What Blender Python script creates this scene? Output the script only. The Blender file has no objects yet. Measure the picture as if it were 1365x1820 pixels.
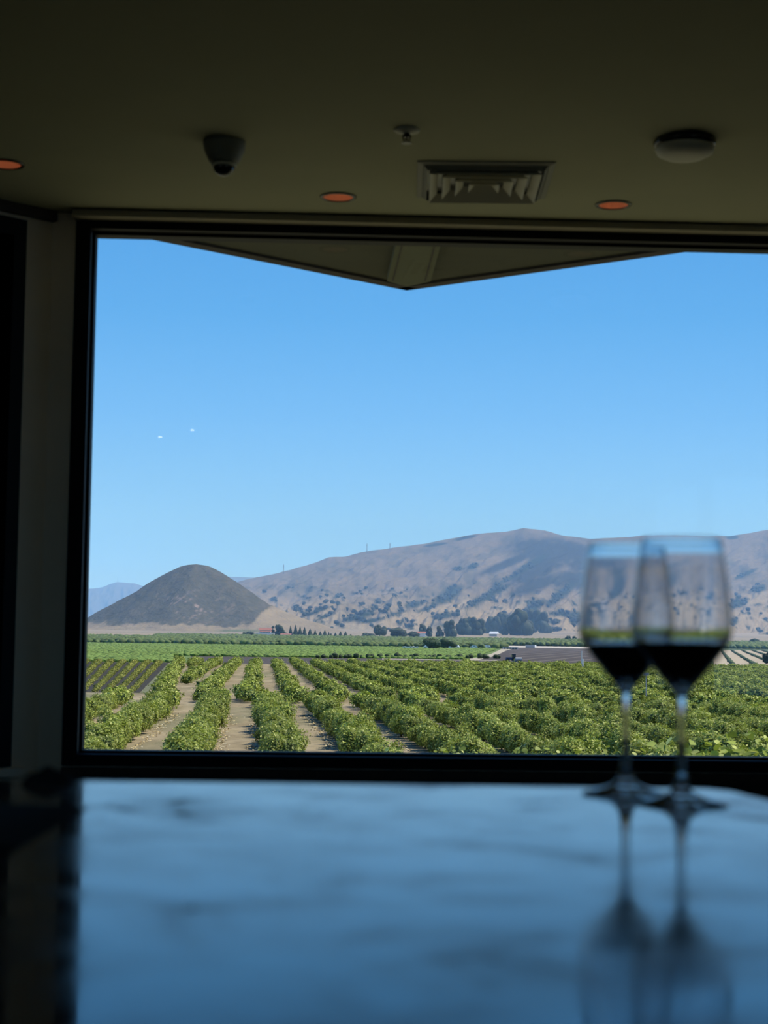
import bpy, bmesh, math, random
import numpy as np
from mathutils import Vector, Matrix

rng = np.random.default_rng(7)
random.seed(7)
SC = bpy.context.scene
COL = SC.collection

# ------------------------------------------------------------------ camera
F = 3000.0
PITCH = math.atan(225 / F)
ROLL = 0.0135
CZ = 1.033
_fw = Vector((0, math.cos(PITCH), math.sin(PITCH)))
_r0 = Vector((1, 0, 0)); _u0 = Vector((0, -math.sin(PITCH), math.cos(PITCH)))
_R = _r0 * math.cos(ROLL) + _u0 * math.sin(ROLL)
_U = _u0 * math.cos(ROLL) - _r0 * math.sin(ROLL)
cam = bpy.data.cameras.new('camera'); camo = bpy.data.objects.new('camera', cam); COL.objects.link(camo)
m = Matrix((( _R.x, _U.x, -_fw.x, 0), (_R.y, _U.y, -_fw.y, 0), (_R.z, _U.z, -_fw.z, CZ), (0, 0, 0, 1)))
camo.matrix_world = m
cam.sensor_fit = 'VERTICAL'; cam.sensor_height = 36; cam.sensor_width = 27
cam.lens = F / 1820 * 36
cam.clip_start = 0.05; cam.clip_end = 60000
cam.dof.use_dof = True; cam.dof.focus_distance = 150.0
cam.dof.aperture_fstop = (cam.lens / 1000) / 0.0085
SC.camera = camo

def ray(px, py):
    return _fw + _R * ((px - 682.5) / F) - _U * ((py - 910) / F)
def at(px, py, Y):
    r = ray(px, py); return Vector((0, 0, CZ)) + r * (Y / r.y)
def atz(px, py, z):
    r = ray(px, py); return Vector((0, 0, CZ)) + r * ((z - CZ) / r.z)
def hor(px):
    return 1135 + (px - 682.5) * ROLL

# ------------------------------------------------------------------ world, sun, exposure
SC.view_settings.view_transform = 'Standard'; SC.view_settings.look = 'None'
SC.view_settings.exposure = 0.0; SC.view_settings.gamma = 1.0
SC.view_settings.use_curve_mapping = False
SC.cycles.max_bounces = 12; SC.cycles.diffuse_bounces = 4; SC.cycles.glossy_bounces = 6
SC.cycles.transmission_bounces = 12; SC.cycles.transparent_max_bounces = 24; SC.cycles.volume_bounces = 2
SC.cycles.sample_clamp_indirect = 4.0
SC.cycles.use_denoising = True

def lin(c):
    return tuple(((v / 255) / 12.92 if v / 255 <= .04045 else ((v / 255 + .055) / 1.055) ** 2.4) for v in c)

W = bpy.data.worlds.new('sky'); SC.world = W; W.use_nodes = True
nt = W.node_tree; nt.nodes.clear()
tc = nt.nodes.new('ShaderNodeTexCoord'); sp = nt.nodes.new('ShaderNodeSeparateXYZ')
nrm = nt.nodes.new('ShaderNodeVectorMath'); nrm.operation = 'NORMALIZE'
rp = nt.nodes.new('ShaderNodeValToRGB'); bg = nt.nodes.new('ShaderNodeBackground'); wo = nt.nodes.new('ShaderNodeOutputWorld')
nt.links.new(tc.outputs['Generated'], nrm.inputs[0]); nt.links.new(nrm.outputs[0], sp.inputs[0])
nt.links.new(sp.outputs['Z'], rp.inputs['Fac']); nt.links.new(rp.outputs['Color'], bg.inputs['Color']); nt.links.new(bg.outputs[0], wo.inputs['Surface'])
SKY = [(0.0, (147, 220, 284)), (0.07, (145, 216, 276)), (0.13, (119, 196, 266)), (0.188, (95, 179, 252)), (0.24, (85, 168, 243)), (0.5, (68, 138, 218)), (1.0, (40, 92, 175))]
cr = rp.color_ramp
while len(cr.elements) < len(SKY): cr.elements.new(0.5)
for e, (p, c) in zip(cr.elements, SKY):
    e.position = p; e.color = (*lin(c), 1)
bg.inputs['Strength'].default_value = .95

sun = bpy.data.lights.new('sun', 'SUN'); suno = bpy.data.objects.new('sun', sun); COL.objects.link(suno)
sun.energy = 4.9; sun.angle = math.radians(.55); sun.color = (1.0, .93, .80)
suno.rotation_euler = Vector((.80, .16, 1.35)).to_track_quat('Z', 'Y').to_euler()

# ------------------------------------------------------------------ helpers
def tag(o, label=None, cat=None, group=None, kind=None):
    if label: o['label'] = label
    if cat: o['category'] = cat
    if group: o['group'] = group
    if kind: o['kind'] = kind
    return o
def link(name, me, mat=None, parent=None):
    o = bpy.data.objects.new(name, me); COL.objects.link(o)
    if mat is not None and me is not None and not len(me.materials): me.materials.append(mat)
    if parent is not None: o.parent = parent
    return o
def empty(name, loc, rz=0):
    o = bpy.data.objects.new(name, None); COL.objects.link(o); o.location = loc; o.rotation_euler.z = rz
    o.empty_display_size = .1
    return o
def obj(name, bm, mat, parent=None, smooth=False, recalc=True):
    if recalc: bmesh.ops.recalc_face_normals(bm, faces=bm.faces[:])
    me = bpy.data.meshes.new(name); bm.to_mesh(me); bm.free()
    if smooth:
        for p in me.polygons: p.use_smooth = True
    return link(name, me, mat, parent)
def struct(name, bm, mat, label, parent=None, smooth=False):
    o = obj(name, bm, mat, parent, smooth)
    if parent is None: tag(o, label, None, None, 'structure')
    return o
def bx(bm, x0, x1, y0, y1, z0, z1, tf=None):
    ps = [(x0,y0,z0),(x1,y0,z0),(x1,y1,z0),(x0,y1,z0),(x0,y0,z1),(x1,y0,z1),(x1,y1,z1),(x0,y1,z1)]
    vs = [bm.verts.new(tf(p) if tf else p) for p in ps]
    for f in ((3,2,1,0),(4,5,6,7),(0,1,5,4),(1,2,6,5),(2,3,7,6),(3,0,4,7)):
        bm.faces.new([vs[i] for i in f])
def prism(bm, poly, z0, z1):
    a = [bm.verts.new((p[0], p[1], z0)) for p in poly]; b = [bm.verts.new((p[0], p[1], z1)) for p in poly]
    n = len(poly)
    bm.faces.new(a[::-1]); bm.faces.new(b)
    for i in range(n): bm.faces.new((a[i], a[(i+1) % n], b[(i+1) % n], b[i]))
def lathe(bm, prof, n=48, c=(0, 0, 0), close=True):
    rings = []
    for r, z in prof:
        if r < 1e-6: rings.append([bm.verts.new((c[0], c[1], c[2] + z))])
        else: rings.append([bm.verts.new((c[0] + r * math.cos(2*math.pi*i/n), c[1] + r * math.sin(2*math.pi*i/n), c[2] + z)) for i in range(n)])
    for a, b in zip(rings, rings[1:]):
        for i in range(n):
            j = (i + 1) % n
            if len(a) == 1 and len(b) == 1: continue
            if len(a) == 1: bm.faces.new((a[0], b[j], b[i]))
            elif len(b) == 1: bm.faces.new((a[i], a[j], b[0]))
            else: bm.faces.new((a[i], a[j], b[j], b[i]))
def tube(bm, p0, p1, r0, r1=None, n=10):
    r1 = r0 if r1 is None else r1
    p0 = Vector(p0); p1 = Vector(p1); d = (p1 - p0).normalized()
    a = d.orthogonal().normalized(); b = d.cross(a)
    A = [bm.verts.new(p0 + (a*math.cos(t)+b*math.sin(t))*r0) for t in [2*math.pi*i/n for i in range(n)]]
    B = [bm.verts.new(p1 + (a*math.cos(t)+b*math.sin(t))*r1) for t in [2*math.pi*i/n for i in range(n)]]
    for i in range(n): bm.faces.new((A[i], A[(i+1)%n], B[(i+1)%n], B[i]))
    bm.faces.new(A[::-1]); bm.faces.new(B)

def mesh_np(name, V, Fs, cols=None):
    """V (n,3); Fs list of int arrays (m,k); cols per-vertex (n,3) -> attribute 'tint'."""
    me = bpy.data.meshes.new(name)
    V = np.asarray(V, np.float32)
    me.vertices.add(len(V)); me.vertices.foreach_set('co', V.ravel())
    loops = np.concatenate([f.ravel() for f in Fs]).astype(np.int32)
    sizes = np.concatenate([np.full(len(f), f.shape[1]) for f in Fs]).astype(np.int32)
    starts = np.concatenate([[0], np.cumsum(sizes)[:-1]]).astype(np.int32)
    me.loops.add(len(loops)); me.loops.foreach_set('vertex_index', loops)
    me.polygons.add(len(sizes)); me.polygons.foreach_set('loop_start', starts)
    me.update(calc_edges=True)
    if cols is not None:
        at_ = me.color_attributes.new('tint', 'FLOAT_COLOR', 'POINT')
        c4 = np.ones((len(V), 4), np.float32); c4[:, :3] = cols
        at_.data.foreach_set('color', c4.ravel())
    return me

def _h(ix, iy, s):
    n = (ix.astype(np.int64) * 374761393 + iy.astype(np.int64) * 668265263 + s * 974634777) & 0x7fffffff
    n = ((n ^ (n >> 13)) * 1274126177) & 0x7fffffff
    return ((n ^ (n >> 16)) & 0xffffff) / 0xffffff
def vn(x, y, s=0):
    x = np.asarray(x, float); y = np.asarray(y, float)
    ix = np.floor(x); iy = np.floor(y); fx = x - ix; fy = y - iy
    fx = fx*fx*(3-2*fx); fy = fy*fy*(3-2*fy)
    a = _h(ix, iy, s); b = _h(ix+1, iy, s); c = _h(ix, iy+1, s); d = _h(ix+1, iy+1, s)
    return a*(1-fx)*(1-fy)+b*fx*(1-fy)+c*(1-fx)*fy+d*fx*fy
def fbm(x, y, s=0, o=4):
    t = 0; a = .5
    for i in range(o):
        t = t + a * vn(np.asarray(x) * 2**i, np.asarray(y) * 2**i, s + i * 17); a *= .5
    return t / (1 - .5**o)

# ------------------------------------------------------------------ materials
def new_mat(name):
    m = bpy.data.materials.new(name); m.use_nodes = True
    n = m.node_tree; b = n.nodes['Principled BSDF']
    return m, n, b
def mat(name, col, rough=.6, metal=0, noise=0, scale=10, bump=0, spec=.5):
    m, n, b = new_mat(name)
    b.inputs['Roughness'].default_value = rough; b.inputs['Metallic'].default_value = metal
    b.inputs['Specular IOR Level'].default_value = spec
    t = n.nodes.new('ShaderNodeTexCoord'); x = n.nodes.new('ShaderNodeTexNoise'); x.inputs['Scale'].default_value = scale
    x.inputs['Detail'].default_value = 5
    n.links.new(t.outputs['Object'], x.inputs['Vector'])
    r = n.nodes.new('ShaderNodeValToRGB'); r.color_ramp.elements[0].position = .3; r.color_ramp.elements[1].position = .7
    r.color_ramp.elements[0].color = (*[c * (1 - noise) for c in col], 1); r.color_ramp.elements[1].color = (*[min(1, c * (1 + noise)) for c in col], 1)
    n.links.new(x.outputs['Fac'], r.inputs['Fac']); n.links.new(r.outputs['Color'], b.inputs['Base Color'])
    if bump:
        k = n.nodes.new('ShaderNodeBump'); k.inputs['Strength'].default_value = bump; k.inputs['Distance'].default_value = .01
        n.links.new(x.outputs['Fac'], k.inputs['Height']); n.links.new(k.outputs[0], b.inputs['Normal'])
    return m
def tint_mat(name, rough=.8, mult=(1, 1, 1), bump_scale=0, bump_dist=1.0, spec=.2, transl=0, vary=0):
    """colour from the per-vertex 'tint' (what the thing itself is coloured), some noise on top"""
    m, n, b = new_mat(name)
    a = n.nodes.new('ShaderNodeAttribute'); a.attribute_name = 'tint'
    mx = n.nodes.new('ShaderNodeMix'); mx.data_type = 'RGBA'; mx.blend_type = 'MULTIPLY'; mx.inputs['Factor'].default_value = 1
    mx.inputs[7].default_value = (*mult, 1); n.links.new(a.outputs['Color'], mx.inputs[6])
    out = mx.outputs[2]
    if vary:
        oi = n.nodes.new('ShaderNodeObjectInfo'); hs = n.nodes.new('ShaderNodeHueSaturation')
        mp = n.nodes.new('ShaderNodeMapRange'); mp.inputs['To Min'].default_value = 1 - vary; mp.inputs['To Max'].default_value = 1 + vary
        n.links.new(oi.outputs['Random'], mp.inputs['Value']); n.links.new(mp.outputs[0], hs.inputs['Value']); n.links.new(out, hs.inputs['Color'])
        out = hs.outputs[0]
    b.inputs['Roughness'].default_value = rough; b.inputs['Specular IOR Level'].default_value = spec
    n.links.new(out, b.inputs['Base Color'])
    if bump_scale:
        t = n.nodes.new('ShaderNodeNewGeometry'); x = n.nodes.new('ShaderNodeTexNoise'); x.inputs['Scale'].default_value = bump_scale; x.inputs['Detail'].default_value = 6
        x.inputs['Roughness'].default_value = .65
        k = n.nodes.new('ShaderNodeBump'); k.inputs['Strength'].default_value = 1; k.inputs['Distance'].default_value = bump_dist
        n.links.new(t.outputs['Position'], x.inputs['Vector']); n.links.new(x.outputs['Fac'], k.inputs['Height']); n.links.new(k.outputs[0], b.inputs['Normal'])
    if transl:
        tr = n.nodes.new('ShaderNodeBsdfTranslucent'); ms = n.nodes.new('ShaderNodeMixShader'); ms.inputs[0].default_value = transl
        n.links.new(out, tr.inputs['Color']); n.links.new(b.outputs[0], ms.inputs[1]); n.links.new(tr.outputs[0], ms.inputs[2])
        n.links.new(ms.outputs[0], n.nodes['Material Output'].inputs['Surface'])
    return m

M = {}
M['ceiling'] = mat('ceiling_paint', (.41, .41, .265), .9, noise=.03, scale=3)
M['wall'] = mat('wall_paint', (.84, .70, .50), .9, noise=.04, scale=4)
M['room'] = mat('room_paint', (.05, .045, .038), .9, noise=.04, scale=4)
M['black_frame'] = mat('black_frame', (.003, .003, .004), .6, noise=.1, spec=.25)
M['sill'] = mat('sill_wood', (.045, .028, .018), .65, noise=.25, scale=20)
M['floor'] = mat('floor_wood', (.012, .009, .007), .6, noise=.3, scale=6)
M['dark_plastic'] = mat('dark_plastic', (.02, .02, .02), .22)
M['grey_plastic'] = mat('grey_plastic', (.24, .24, .19), .6)
M['white_plastic'] = mat('white_plastic', (.62, .60, .48), .6)
M['steel'] = mat('steel', (.15, .14, .12), .4, metal=.6)
M['tinted'] = mat('tinted_glass', (.004, .005, .014), .12)
M['soffit'] = mat('soffit_board', (.058, .058, .032), .9, noise=.06, scale=5)
M['beam'] = mat('beam_paint', (.095, .10, .052), .85, noise=.04, scale=5)
M['fascia'] = mat('fascia_wood', (.035, .025, .02), .8, noise=.3, scale=14)
M['cloth'] = mat('dark_cloth', (.015, .011, .010), .95, noise=.3, scale=60)
M['cabinet'] = mat('cabinet_wood', (.02, .014, .01), .6, noise=.3, scale=10)
M['white_paint'] = mat('white_paint', (.72, .70, .66), .6, noise=.03)
M['grey_metal'] = mat('grey_metal', (.38, .38, .37), .6, noise=.1)
M['bark'] = mat('bark', (.09, .065, .045), .95, noise=.3, scale=8)
M['roof_red'] = mat('roof_red', (.36, .15, .11), .85, noise=.15)
M['roof_white'] = mat('roof_white', (.92, .92, .92), .5)
M['teal'] = mat('teal_paint', (.08, .16, .17), .6, noise=.2)
M['rubber'] = mat('rubber', (.02, .02, .02), .8)
M['yellow'] = mat('yellow_rim', (.7, .55, .12), .5)
M['tractor'] = mat('tractor_paint', (.045, .08, .14), .4)
M['window_dark'] = mat('window_dark', (.03, .035, .04), .2)
M['leaf'] = tint_mat('leaf', rough=.55, spec=.35, transl=.28, vary=.16)
M['leaf_far'] = tint_mat('leaf_far', rough=.7, spec=.25, transl=.12)
M['terrain'] = tint_mat('terrain', rough=.95, bump_scale=.25, bump_dist=.35)
M['soil'] = tint_mat('soil', rough=.95, bump_scale=2.2, bump_dist=.12)
M['hill'] = tint_mat('hill', rough=1.0, bump_scale=.045, bump_dist=9.0, spec=.0)
M['farhill'] = tint_mat('far_hill', rough=1.0, spec=.0)
M['debris'] = tint_mat('debris', rough=.9)

# lamp inside the downlights
m_, n_, b_ = new_mat('lamp'); b_.inputs['Base Color'].default_value = (.8, .5, .3, 1)
b_.inputs['Emission Color'].default_value = (1, .5, .28, 1); b_.inputs['Emission Strength'].default_value = 4.6; M['lamp'] = m_
m_, n_, b_ = new_mat('bright_lamp'); b_.inputs['Emission Color'].default_value = (1, .85, .82, 1); b_.inputs['Emission Strength'].default_value = 14; M['bright_lamp'] = m_
M['reflector'] = mat('reflector', (.75, .5, .38), .5)

# window pane: a thin sheet, clear with its own reflection
m_, n_, b_ = new_mat('pane_glass'); n_.nodes.remove(b_)
tr = n_.nodes.new('ShaderNodeBsdfTransparent'); tr.inputs['Color'].default_value = (.97, .985, .98, 1)
gl = n_.nodes.new('ShaderNodeBsdfGlossy'); gl.inputs['Roughness'].default_value = 0.0
fr = n_.nodes.new('ShaderNodeFresnel'); ge = n_.nodes.new('ShaderNodeNewGeometry'); mi = n_.nodes.new('ShaderNodeMapRange'); mi.inputs['To Min'].default_value = 1.45; mi.inputs['To Max'].default_value = 1 / 1.45
n_.links.new(ge.outputs['Backfacing'], mi.inputs['Value']); n_.links.new(mi.outputs[0], fr.inputs['IOR'])
ms = n_.nodes.new('ShaderNodeMixShader'); n_.links.new(fr.outputs[0], ms.inputs[0]); n_.links.new(tr.outputs[0], ms.inputs[1]); n_.links.new(gl.outputs[0], ms.inputs[2])
n_.links.new(ms.outputs[0], n_.nodes['Material Output'].inputs['Surface']); M['pane'] = m_

m_, n_, b_ = new_mat('crystal'); n_.nodes.remove(b_)
g = n_.nodes.new('ShaderNodeBsdfGlass'); g.inputs['IOR'].default_value = 1.5; g.inputs['Roughness'].default_value = 0; g.inputs['Color'].default_value = (.96, .97, .98, 1)
n_.links.new(g.outputs[0], n_.nodes['Material Output'].inputs['Surface']); M['crystal'] = m_
m_, n_, b_ = new_mat('wine'); b_.inputs['Base Color'].default_value = (.010, .0015, .003, 1); b_.inputs['Roughness'].default_value = .02; b_.inputs['IOR'].default_value = 1.34; M['wine'] = m_

# counter stone: dark, polished, mottled sheen
m_, n_, b_ = new_mat('counter_stone')
t = n_.nodes.new('ShaderNodeTexCoord'); x = n_.nodes.new('ShaderNodeTexNoise'); x.inputs['Scale'].default_value = 9; x.inputs['Detail'].default_value = 5; x.inputs['Roughness'].default_value = .6
x.inputs['Distortion'].default_value = .6
n_.links.new(t.outputs['Object'], x.inputs['Vector'])
r = n_.nodes.new('ShaderNodeMapRange'); r.inputs['From Min'].default_value = .35; r.inputs['From Max'].default_value = .68; r.inputs['To Min'].default_value = .045; r.inputs['To Max'].default_value = .20
n_.links.new(x.outputs['Fac'], r.inputs['Value']); n_.links.new(r.outputs[0], b_.inputs['Roughness'])
r2 = n_.nodes.new('ShaderNodeMapRange'); r2.inputs['From Min'].default_value = .35; r2.inputs['From Max'].default_value = .68; r2.inputs['To Min'].default_value = .34; r2.inputs['To Max'].default_value = .0
n_.links.new(x.outputs['Fac'], r2.inputs['Value']); n_.links.new(r2.outputs[0], b_.inputs['Specular IOR Level'])
x2 = n_.nodes.new('ShaderNodeTexNoise'); x2.inputs['Scale'].default_value = 60; n_.links.new(t.outputs['Object'], x2.inputs['Vector'])
r3 = n_.nodes.new('ShaderNodeValToRGB'); r3.color_ramp.elements[0].color = (.055, .052, .052, 1); r3.color_ramp.elements[1].color = (.11, .10, .10, 1)
n_.links.new(x.outputs['Fac'], r3.inputs['Fac']); n_.links.new(r3.outputs[0], b_.inputs['Base Color'])
M['stone'] = m_

# ------------------------------------------------------------------ the room
WA = math.atan(.042); WE = Vector((math.cos(WA), math.sin(WA), 0)); WN = Vector((-math.sin(WA), math.cos(WA), 0)); W0 = Vector((0, 5.9, 0))
def wp(s, d, z):           # wall frame: along, outwards, up
    p = W0 + WE * s + WN * d; p.z = z; return p
wtf = lambda p: wp(*p)
def onwall(px, py, d):
    r = ray(px, py); o = Vector((0, 0, CZ)); P = W0 + WN * d
    k = (P - o).dot(WN) / r.dot(WN); q = o + r * k
    return (q - W0).dot(WE), q.z
CEIL = CZ + 1.48
gd = .07
s_tl, z_t = onwall(166, 415.5, gd); s_bl, z_b = onwall(144, 1337.5, gd)
SL = (s_tl + s_bl) / 2; ZT = z_t; ZB = z_b; SR = 2.35
print('glass', s_tl, s_bl, z_t, z_b, onwall(1365, 443, gd), onwall(1365, 1350, gd))
FR = .040
s_c, _ = onwall(95, 356, 0)
C0 = wp(s_c, 0, 0)
LD = Vector((-.72, -.694, 0)).normalized(); LN = Vector((-LD.y, LD.x, 0)) * 1.0
if LN.x > 0: LN = -LN       # outwards (away from the room)
def lp(s, d, z):
    p = C0 + LD * s + LN * d; p.z = z; return p
ltf = lambda p: lp(*p)
L2 = lp(3.9, 0, 0)
ZSILL = ZB - FR
HEAD = ZT + FR
bm = bmesh.new()   # front wall with its opening
bx(bm, s_c - .10, SL - FR, 0, .2, 0, CEIL, wtf); bx(bm, SL - FR, SR + FR, 0, .2, 0, ZSILL, wtf)
bx(bm, SL - FR, SR + FR, 0.0, .2, HEAD, CEIL, wtf); bx(bm, SR + FR, 3.4, 0, .2, 0, CEIL, wtf)
struct('wall_front', bm, M['wall'], 'dark painted wall around the big picture window')
bm = bmesh.new()
bx(bm, 0, .11, 0, .2, 0, CEIL, ltf); bx(bm, .11, 2.7, 0, .2, 0, ZSILL, ltf); bx(bm, .11, 2.7, 0, .2, CEIL - .05, CEIL, ltf); bx(bm, 2.7, 3.9, 0, .2, 0, CEIL, ltf)
struct('wall_left', bm, M['wall'], 'angled side wall holding the narrow dark window')
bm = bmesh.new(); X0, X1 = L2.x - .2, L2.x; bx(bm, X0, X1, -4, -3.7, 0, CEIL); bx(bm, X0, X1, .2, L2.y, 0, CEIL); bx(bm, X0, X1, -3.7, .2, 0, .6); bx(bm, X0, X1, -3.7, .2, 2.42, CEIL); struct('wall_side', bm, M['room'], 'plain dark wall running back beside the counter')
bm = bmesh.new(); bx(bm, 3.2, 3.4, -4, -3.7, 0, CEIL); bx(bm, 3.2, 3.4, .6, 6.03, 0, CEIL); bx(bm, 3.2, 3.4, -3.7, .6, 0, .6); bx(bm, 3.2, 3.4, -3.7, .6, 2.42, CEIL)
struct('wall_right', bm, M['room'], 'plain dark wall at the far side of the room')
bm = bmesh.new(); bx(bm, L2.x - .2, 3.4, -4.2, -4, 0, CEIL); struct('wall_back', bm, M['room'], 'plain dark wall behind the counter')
room = [(L2.x, -4), (3.2, -4), (3.2, wp(3.2, 0, 0).y), (C0.x, C0.y), (L2.x, L2.y)]
roomo = [(L2.x - .2, -4.2), (3.4, -4.2), tuple(wp(3.4, .2, 0))[:2], tuple(wp(s_c - .08, .2, 0))[:2], tuple(lp(3.9, .2, 0))[:2]]
bm = bmesh.new(); prism(bm, roomo, -.15, 0); struct('floor', bm, M['floor'], 'very dark floor under the counter')
bm = bmesh.new(); prism(bm, roomo, -3.6, -.15); struct('wall_foundation', bm, M['sill'], 'outer foundation wall under the room')

DL = [atz(601, 349.5, CEIL), atz(1090, 363.5, CEIL), atz(9, 291, CEIL)]
def mirrored(px, py):      # ceiling point whose mirror image in the big pane shows at this pixel
    q = atz(px, py, CEIL); o = W0 + WN * gd; return q - WN * (2 * (q - o).dot(WN))
BL = [mirrored(285, 775), mirrored(342, 763)]
for b_ in BL: b_.z = CEIL
print('lamps', BL)
bm = bmesh.new(); prism(bm, roomo, CEIL, CEIL + .15)
ceil = struct('ceiling', bm, M['ceiling'], 'olive grey painted flat ceiling')
bm = bmesh.new()
for p in DL + BL: lathe(bm, [(0, -.1), (.050, -.1), (.050, .08), (0, .08)], 40, p)
cut = obj('cut', bm, M['wall'])
md = ceil.modifiers.new('holes', 'BOOLEAN'); md.operation = 'DIFFERENCE'; md.object = cut; md.solver = 'EXACT'
dg = bpy.context.evaluated_depsgraph_get(); me2 = bpy.data.meshes.new_from_object(ceil.evaluated_get(dg)); ceil.modifiers.clear(); ceil.data = me2
bpy.data.objects.remove(cut)

def downlight(p, label, lamp, group='recessed ceiling downlights', drop=0):
    r = empty('downlight', p); tag(r, label, 'ceiling light', group)
    bm = bmesh.new(); lathe(bm, [(.0495, .0), (.0495, -.003), (.052, -.006), (.060, -.004), (.062, 0.0), (.0495, 0)], 48); obj('trim_ring', bm, M['dark_plastic'], r, True)
    bm = bmesh.new(); lathe(bm, [(.0492, -.002), (.047, .075), (.0, .078), (0, .079), (.0485, .079), (.0495, 0)], 48); obj('reflector', bm, M['reflector'], r, True)
    bm = bmesh.new(); lathe(bm, [(0, .058 - drop), (.012, .060 - drop), (.014, .066 - drop), (.012, .073 - drop), (0, .075 - drop)], 32); obj('bulb', bm, lamp, r, True)
    return r
downlight(DL[0], 'recessed downlight glowing orange next to the square air vent', M['lamp'])
downlight(DL[1], 'recessed downlight glowing orange below the round smoke detector', M['lamp'])
downlight(DL[2], 'recessed downlight glowing orange near the narrow dark side window', M['lamp'])
downlight(BL[0], 'recessed downlight reflected as a faint pink speck lower in the window', M['bright_lamp'], drop=.072)
downlight(BL[1], 'recessed downlight reflected as a faint pink speck higher in the window', M['bright_lamp'], drop=.072)

# picture window
wf = empty('window_1', wp((SL + SR) / 2, 0, ZB)); tag(wf, 'big picture window in a black frame', None, None, 'structure')
inv = wf.matrix_basis.inverted()
def add_to(parent, name, bm, mt, smooth=False):
    bm.transform(Matrix.Translation(-parent.location)); return obj(name, bm, mt, parent, smooth)
bm = bmesh.new()
bx(bm, SL - FR, SL, -.012, .12, ZB - FR, ZT + FR, wtf); bx(bm, SR, SR + FR, -.012, .12, ZB - FR, ZT + FR, wtf)
bx(bm, SL, SR, -.012, .12, ZB - FR, ZB, wtf); bx(bm, SL, SR, -.012, .12, ZT, ZT + FR, wtf)
bx(bm, SL - FR - .014, SL - FR, -.004, .01, ZB - FR, ZT + FR, wtf)
add_to(wf, 'window_frame', bm, M['black_frame'])
bm = bmesh.new()
bx(bm, SL, SL + .010, .04, .10, ZB + .01, ZT - .01, wtf); bx(bm, SL, SR, .04, .10, ZB, ZB + .010, wtf); bx(bm, SL, SR, .04, .10, ZT - .010, ZT, wtf)
add_to(wf, 'glazing_bead', bm, M['black_frame'])
bm = bmesh.new(); vs = [bm.verts.new(wp(s, gd, z)) for s, z in ((SL, ZB), (SR, ZB), (SR, ZT), (SL, ZT))]; bm.faces.new(vs)
pane = add_to(wf, 'window_pane', bm, M['pane'])
# dark strip painted as the shadow gap at the head; ledge under the window
bm = bmesh.new(); bx(bm, SL - FR - .016, 3.2, -.078, 0, HEAD - .012, HEAD + .010, wtf); struct('trim_6', bm, mat('moulding_paint', (.40, .36, .26), .9), 'thin paler moulding over the picture window')
bm = bmesh.new(); bx(bm, SL - FR - .010, 3.2, -.010, 0, CEIL - .024, CEIL, wtf); struct('shadow_strip', bm, M['sill'], 'thin dark strip standing for the shadow gap between ceiling and window head')
bm = bmesh.new(); bx(bm, SL - FR - .01, 3.2, -.035, 0, ZSILL - .030, ZSILL - .004, wtf); bx(bm, SL - FR - .01, 3.2, -.012, 0, ZSILL - .4, ZSILL - .030, wtf)
struct('trim_2', bm, M['sill'], 'brown wooden ledge and apron under the picture window')
# added side windows, out of view, letting daylight onto ceiling and columns
for nm, wx, dx, y0, y1 in (('added_window_a', 3.2, 1, -3.7, .6), ('added_window_b', L2.x, -1, -3.7, .2)):
    w3 = empty(nm, (wx, (y0 + y1) / 2, .6)); tag(w3, 'added unseen side window letting daylight into the room', None, None, 'structure')
    xa, xb = sorted((wx - dx * .01, wx + dx * .12)); bm = bmesh.new()
    for y in (y0, (y0 + y1) / 2, y1 - .05): bx(bm, xa, xb, y, y + .05, .6, 2.42)
    bx(bm, xa, xb, y0, y1, .6, .65); bx(bm, xa, xb, y0, y1, 2.37, 2.42)
    add_to(w3, 'window_frame', bm, M['black_frame'])
    xp = wx + dx * .07; bm = bmesh.new(); vs = [bm.verts.new(p) for p in ((xp, y0, .6), (xp, y1, .6), (xp, y1, 2.42), (xp, y0, 2.42))]; bm.faces.new(vs); add_to(w3, 'window_pane', bm, M['pane'])
# side window
w2 = empty('window_2', lp(1.4, 0, ZB)); tag(w2, 'narrow dark window in the angled side wall', None, None, 'structure')
zt2 = CEIL - .05
bm = bmesh.new(); bx(bm, .11, .16, -.012, .14, ZB - FR, zt2, ltf); bx(bm, 2.65, 2.7, -.012, .14, ZB - FR, zt2, ltf); bx(bm, .16, 2.65, -.012, .14, ZB - FR, ZB, ltf); bx(bm, .16, 2.65, -.012, .14, zt2 - .06, zt2, ltf)
bx(bm, .205, .225, .03, .09, ZB, zt2 - .06, ltf); bx(bm, .27, .33, .03, .10, ZB, zt2 - .06, ltf)
add_to(w2, 'window_frame', bm, M['black_frame'])
bm = bmesh.new(); bx(bm, .16, 2.65, .08, .095, ZB, zt2 - .06, ltf); add_to(w2, 'tinted_pane', bm, M['tinted'])
bm = bmesh.new(); bx(bm, .06, 2.8, -.03, 0, ZSILL - .03, ZSILL - .004, ltf); struct('trim_3', bm, M['wall'], 'ledge under the narrow side window')
bm = bmesh.new(); bx(bm, .0, 3.9, -.03, 0, CEIL - .035, CEIL - .0, ltf); struct('trim_4', bm, M['sill'], 'dark blind track over the narrow side window')

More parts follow.
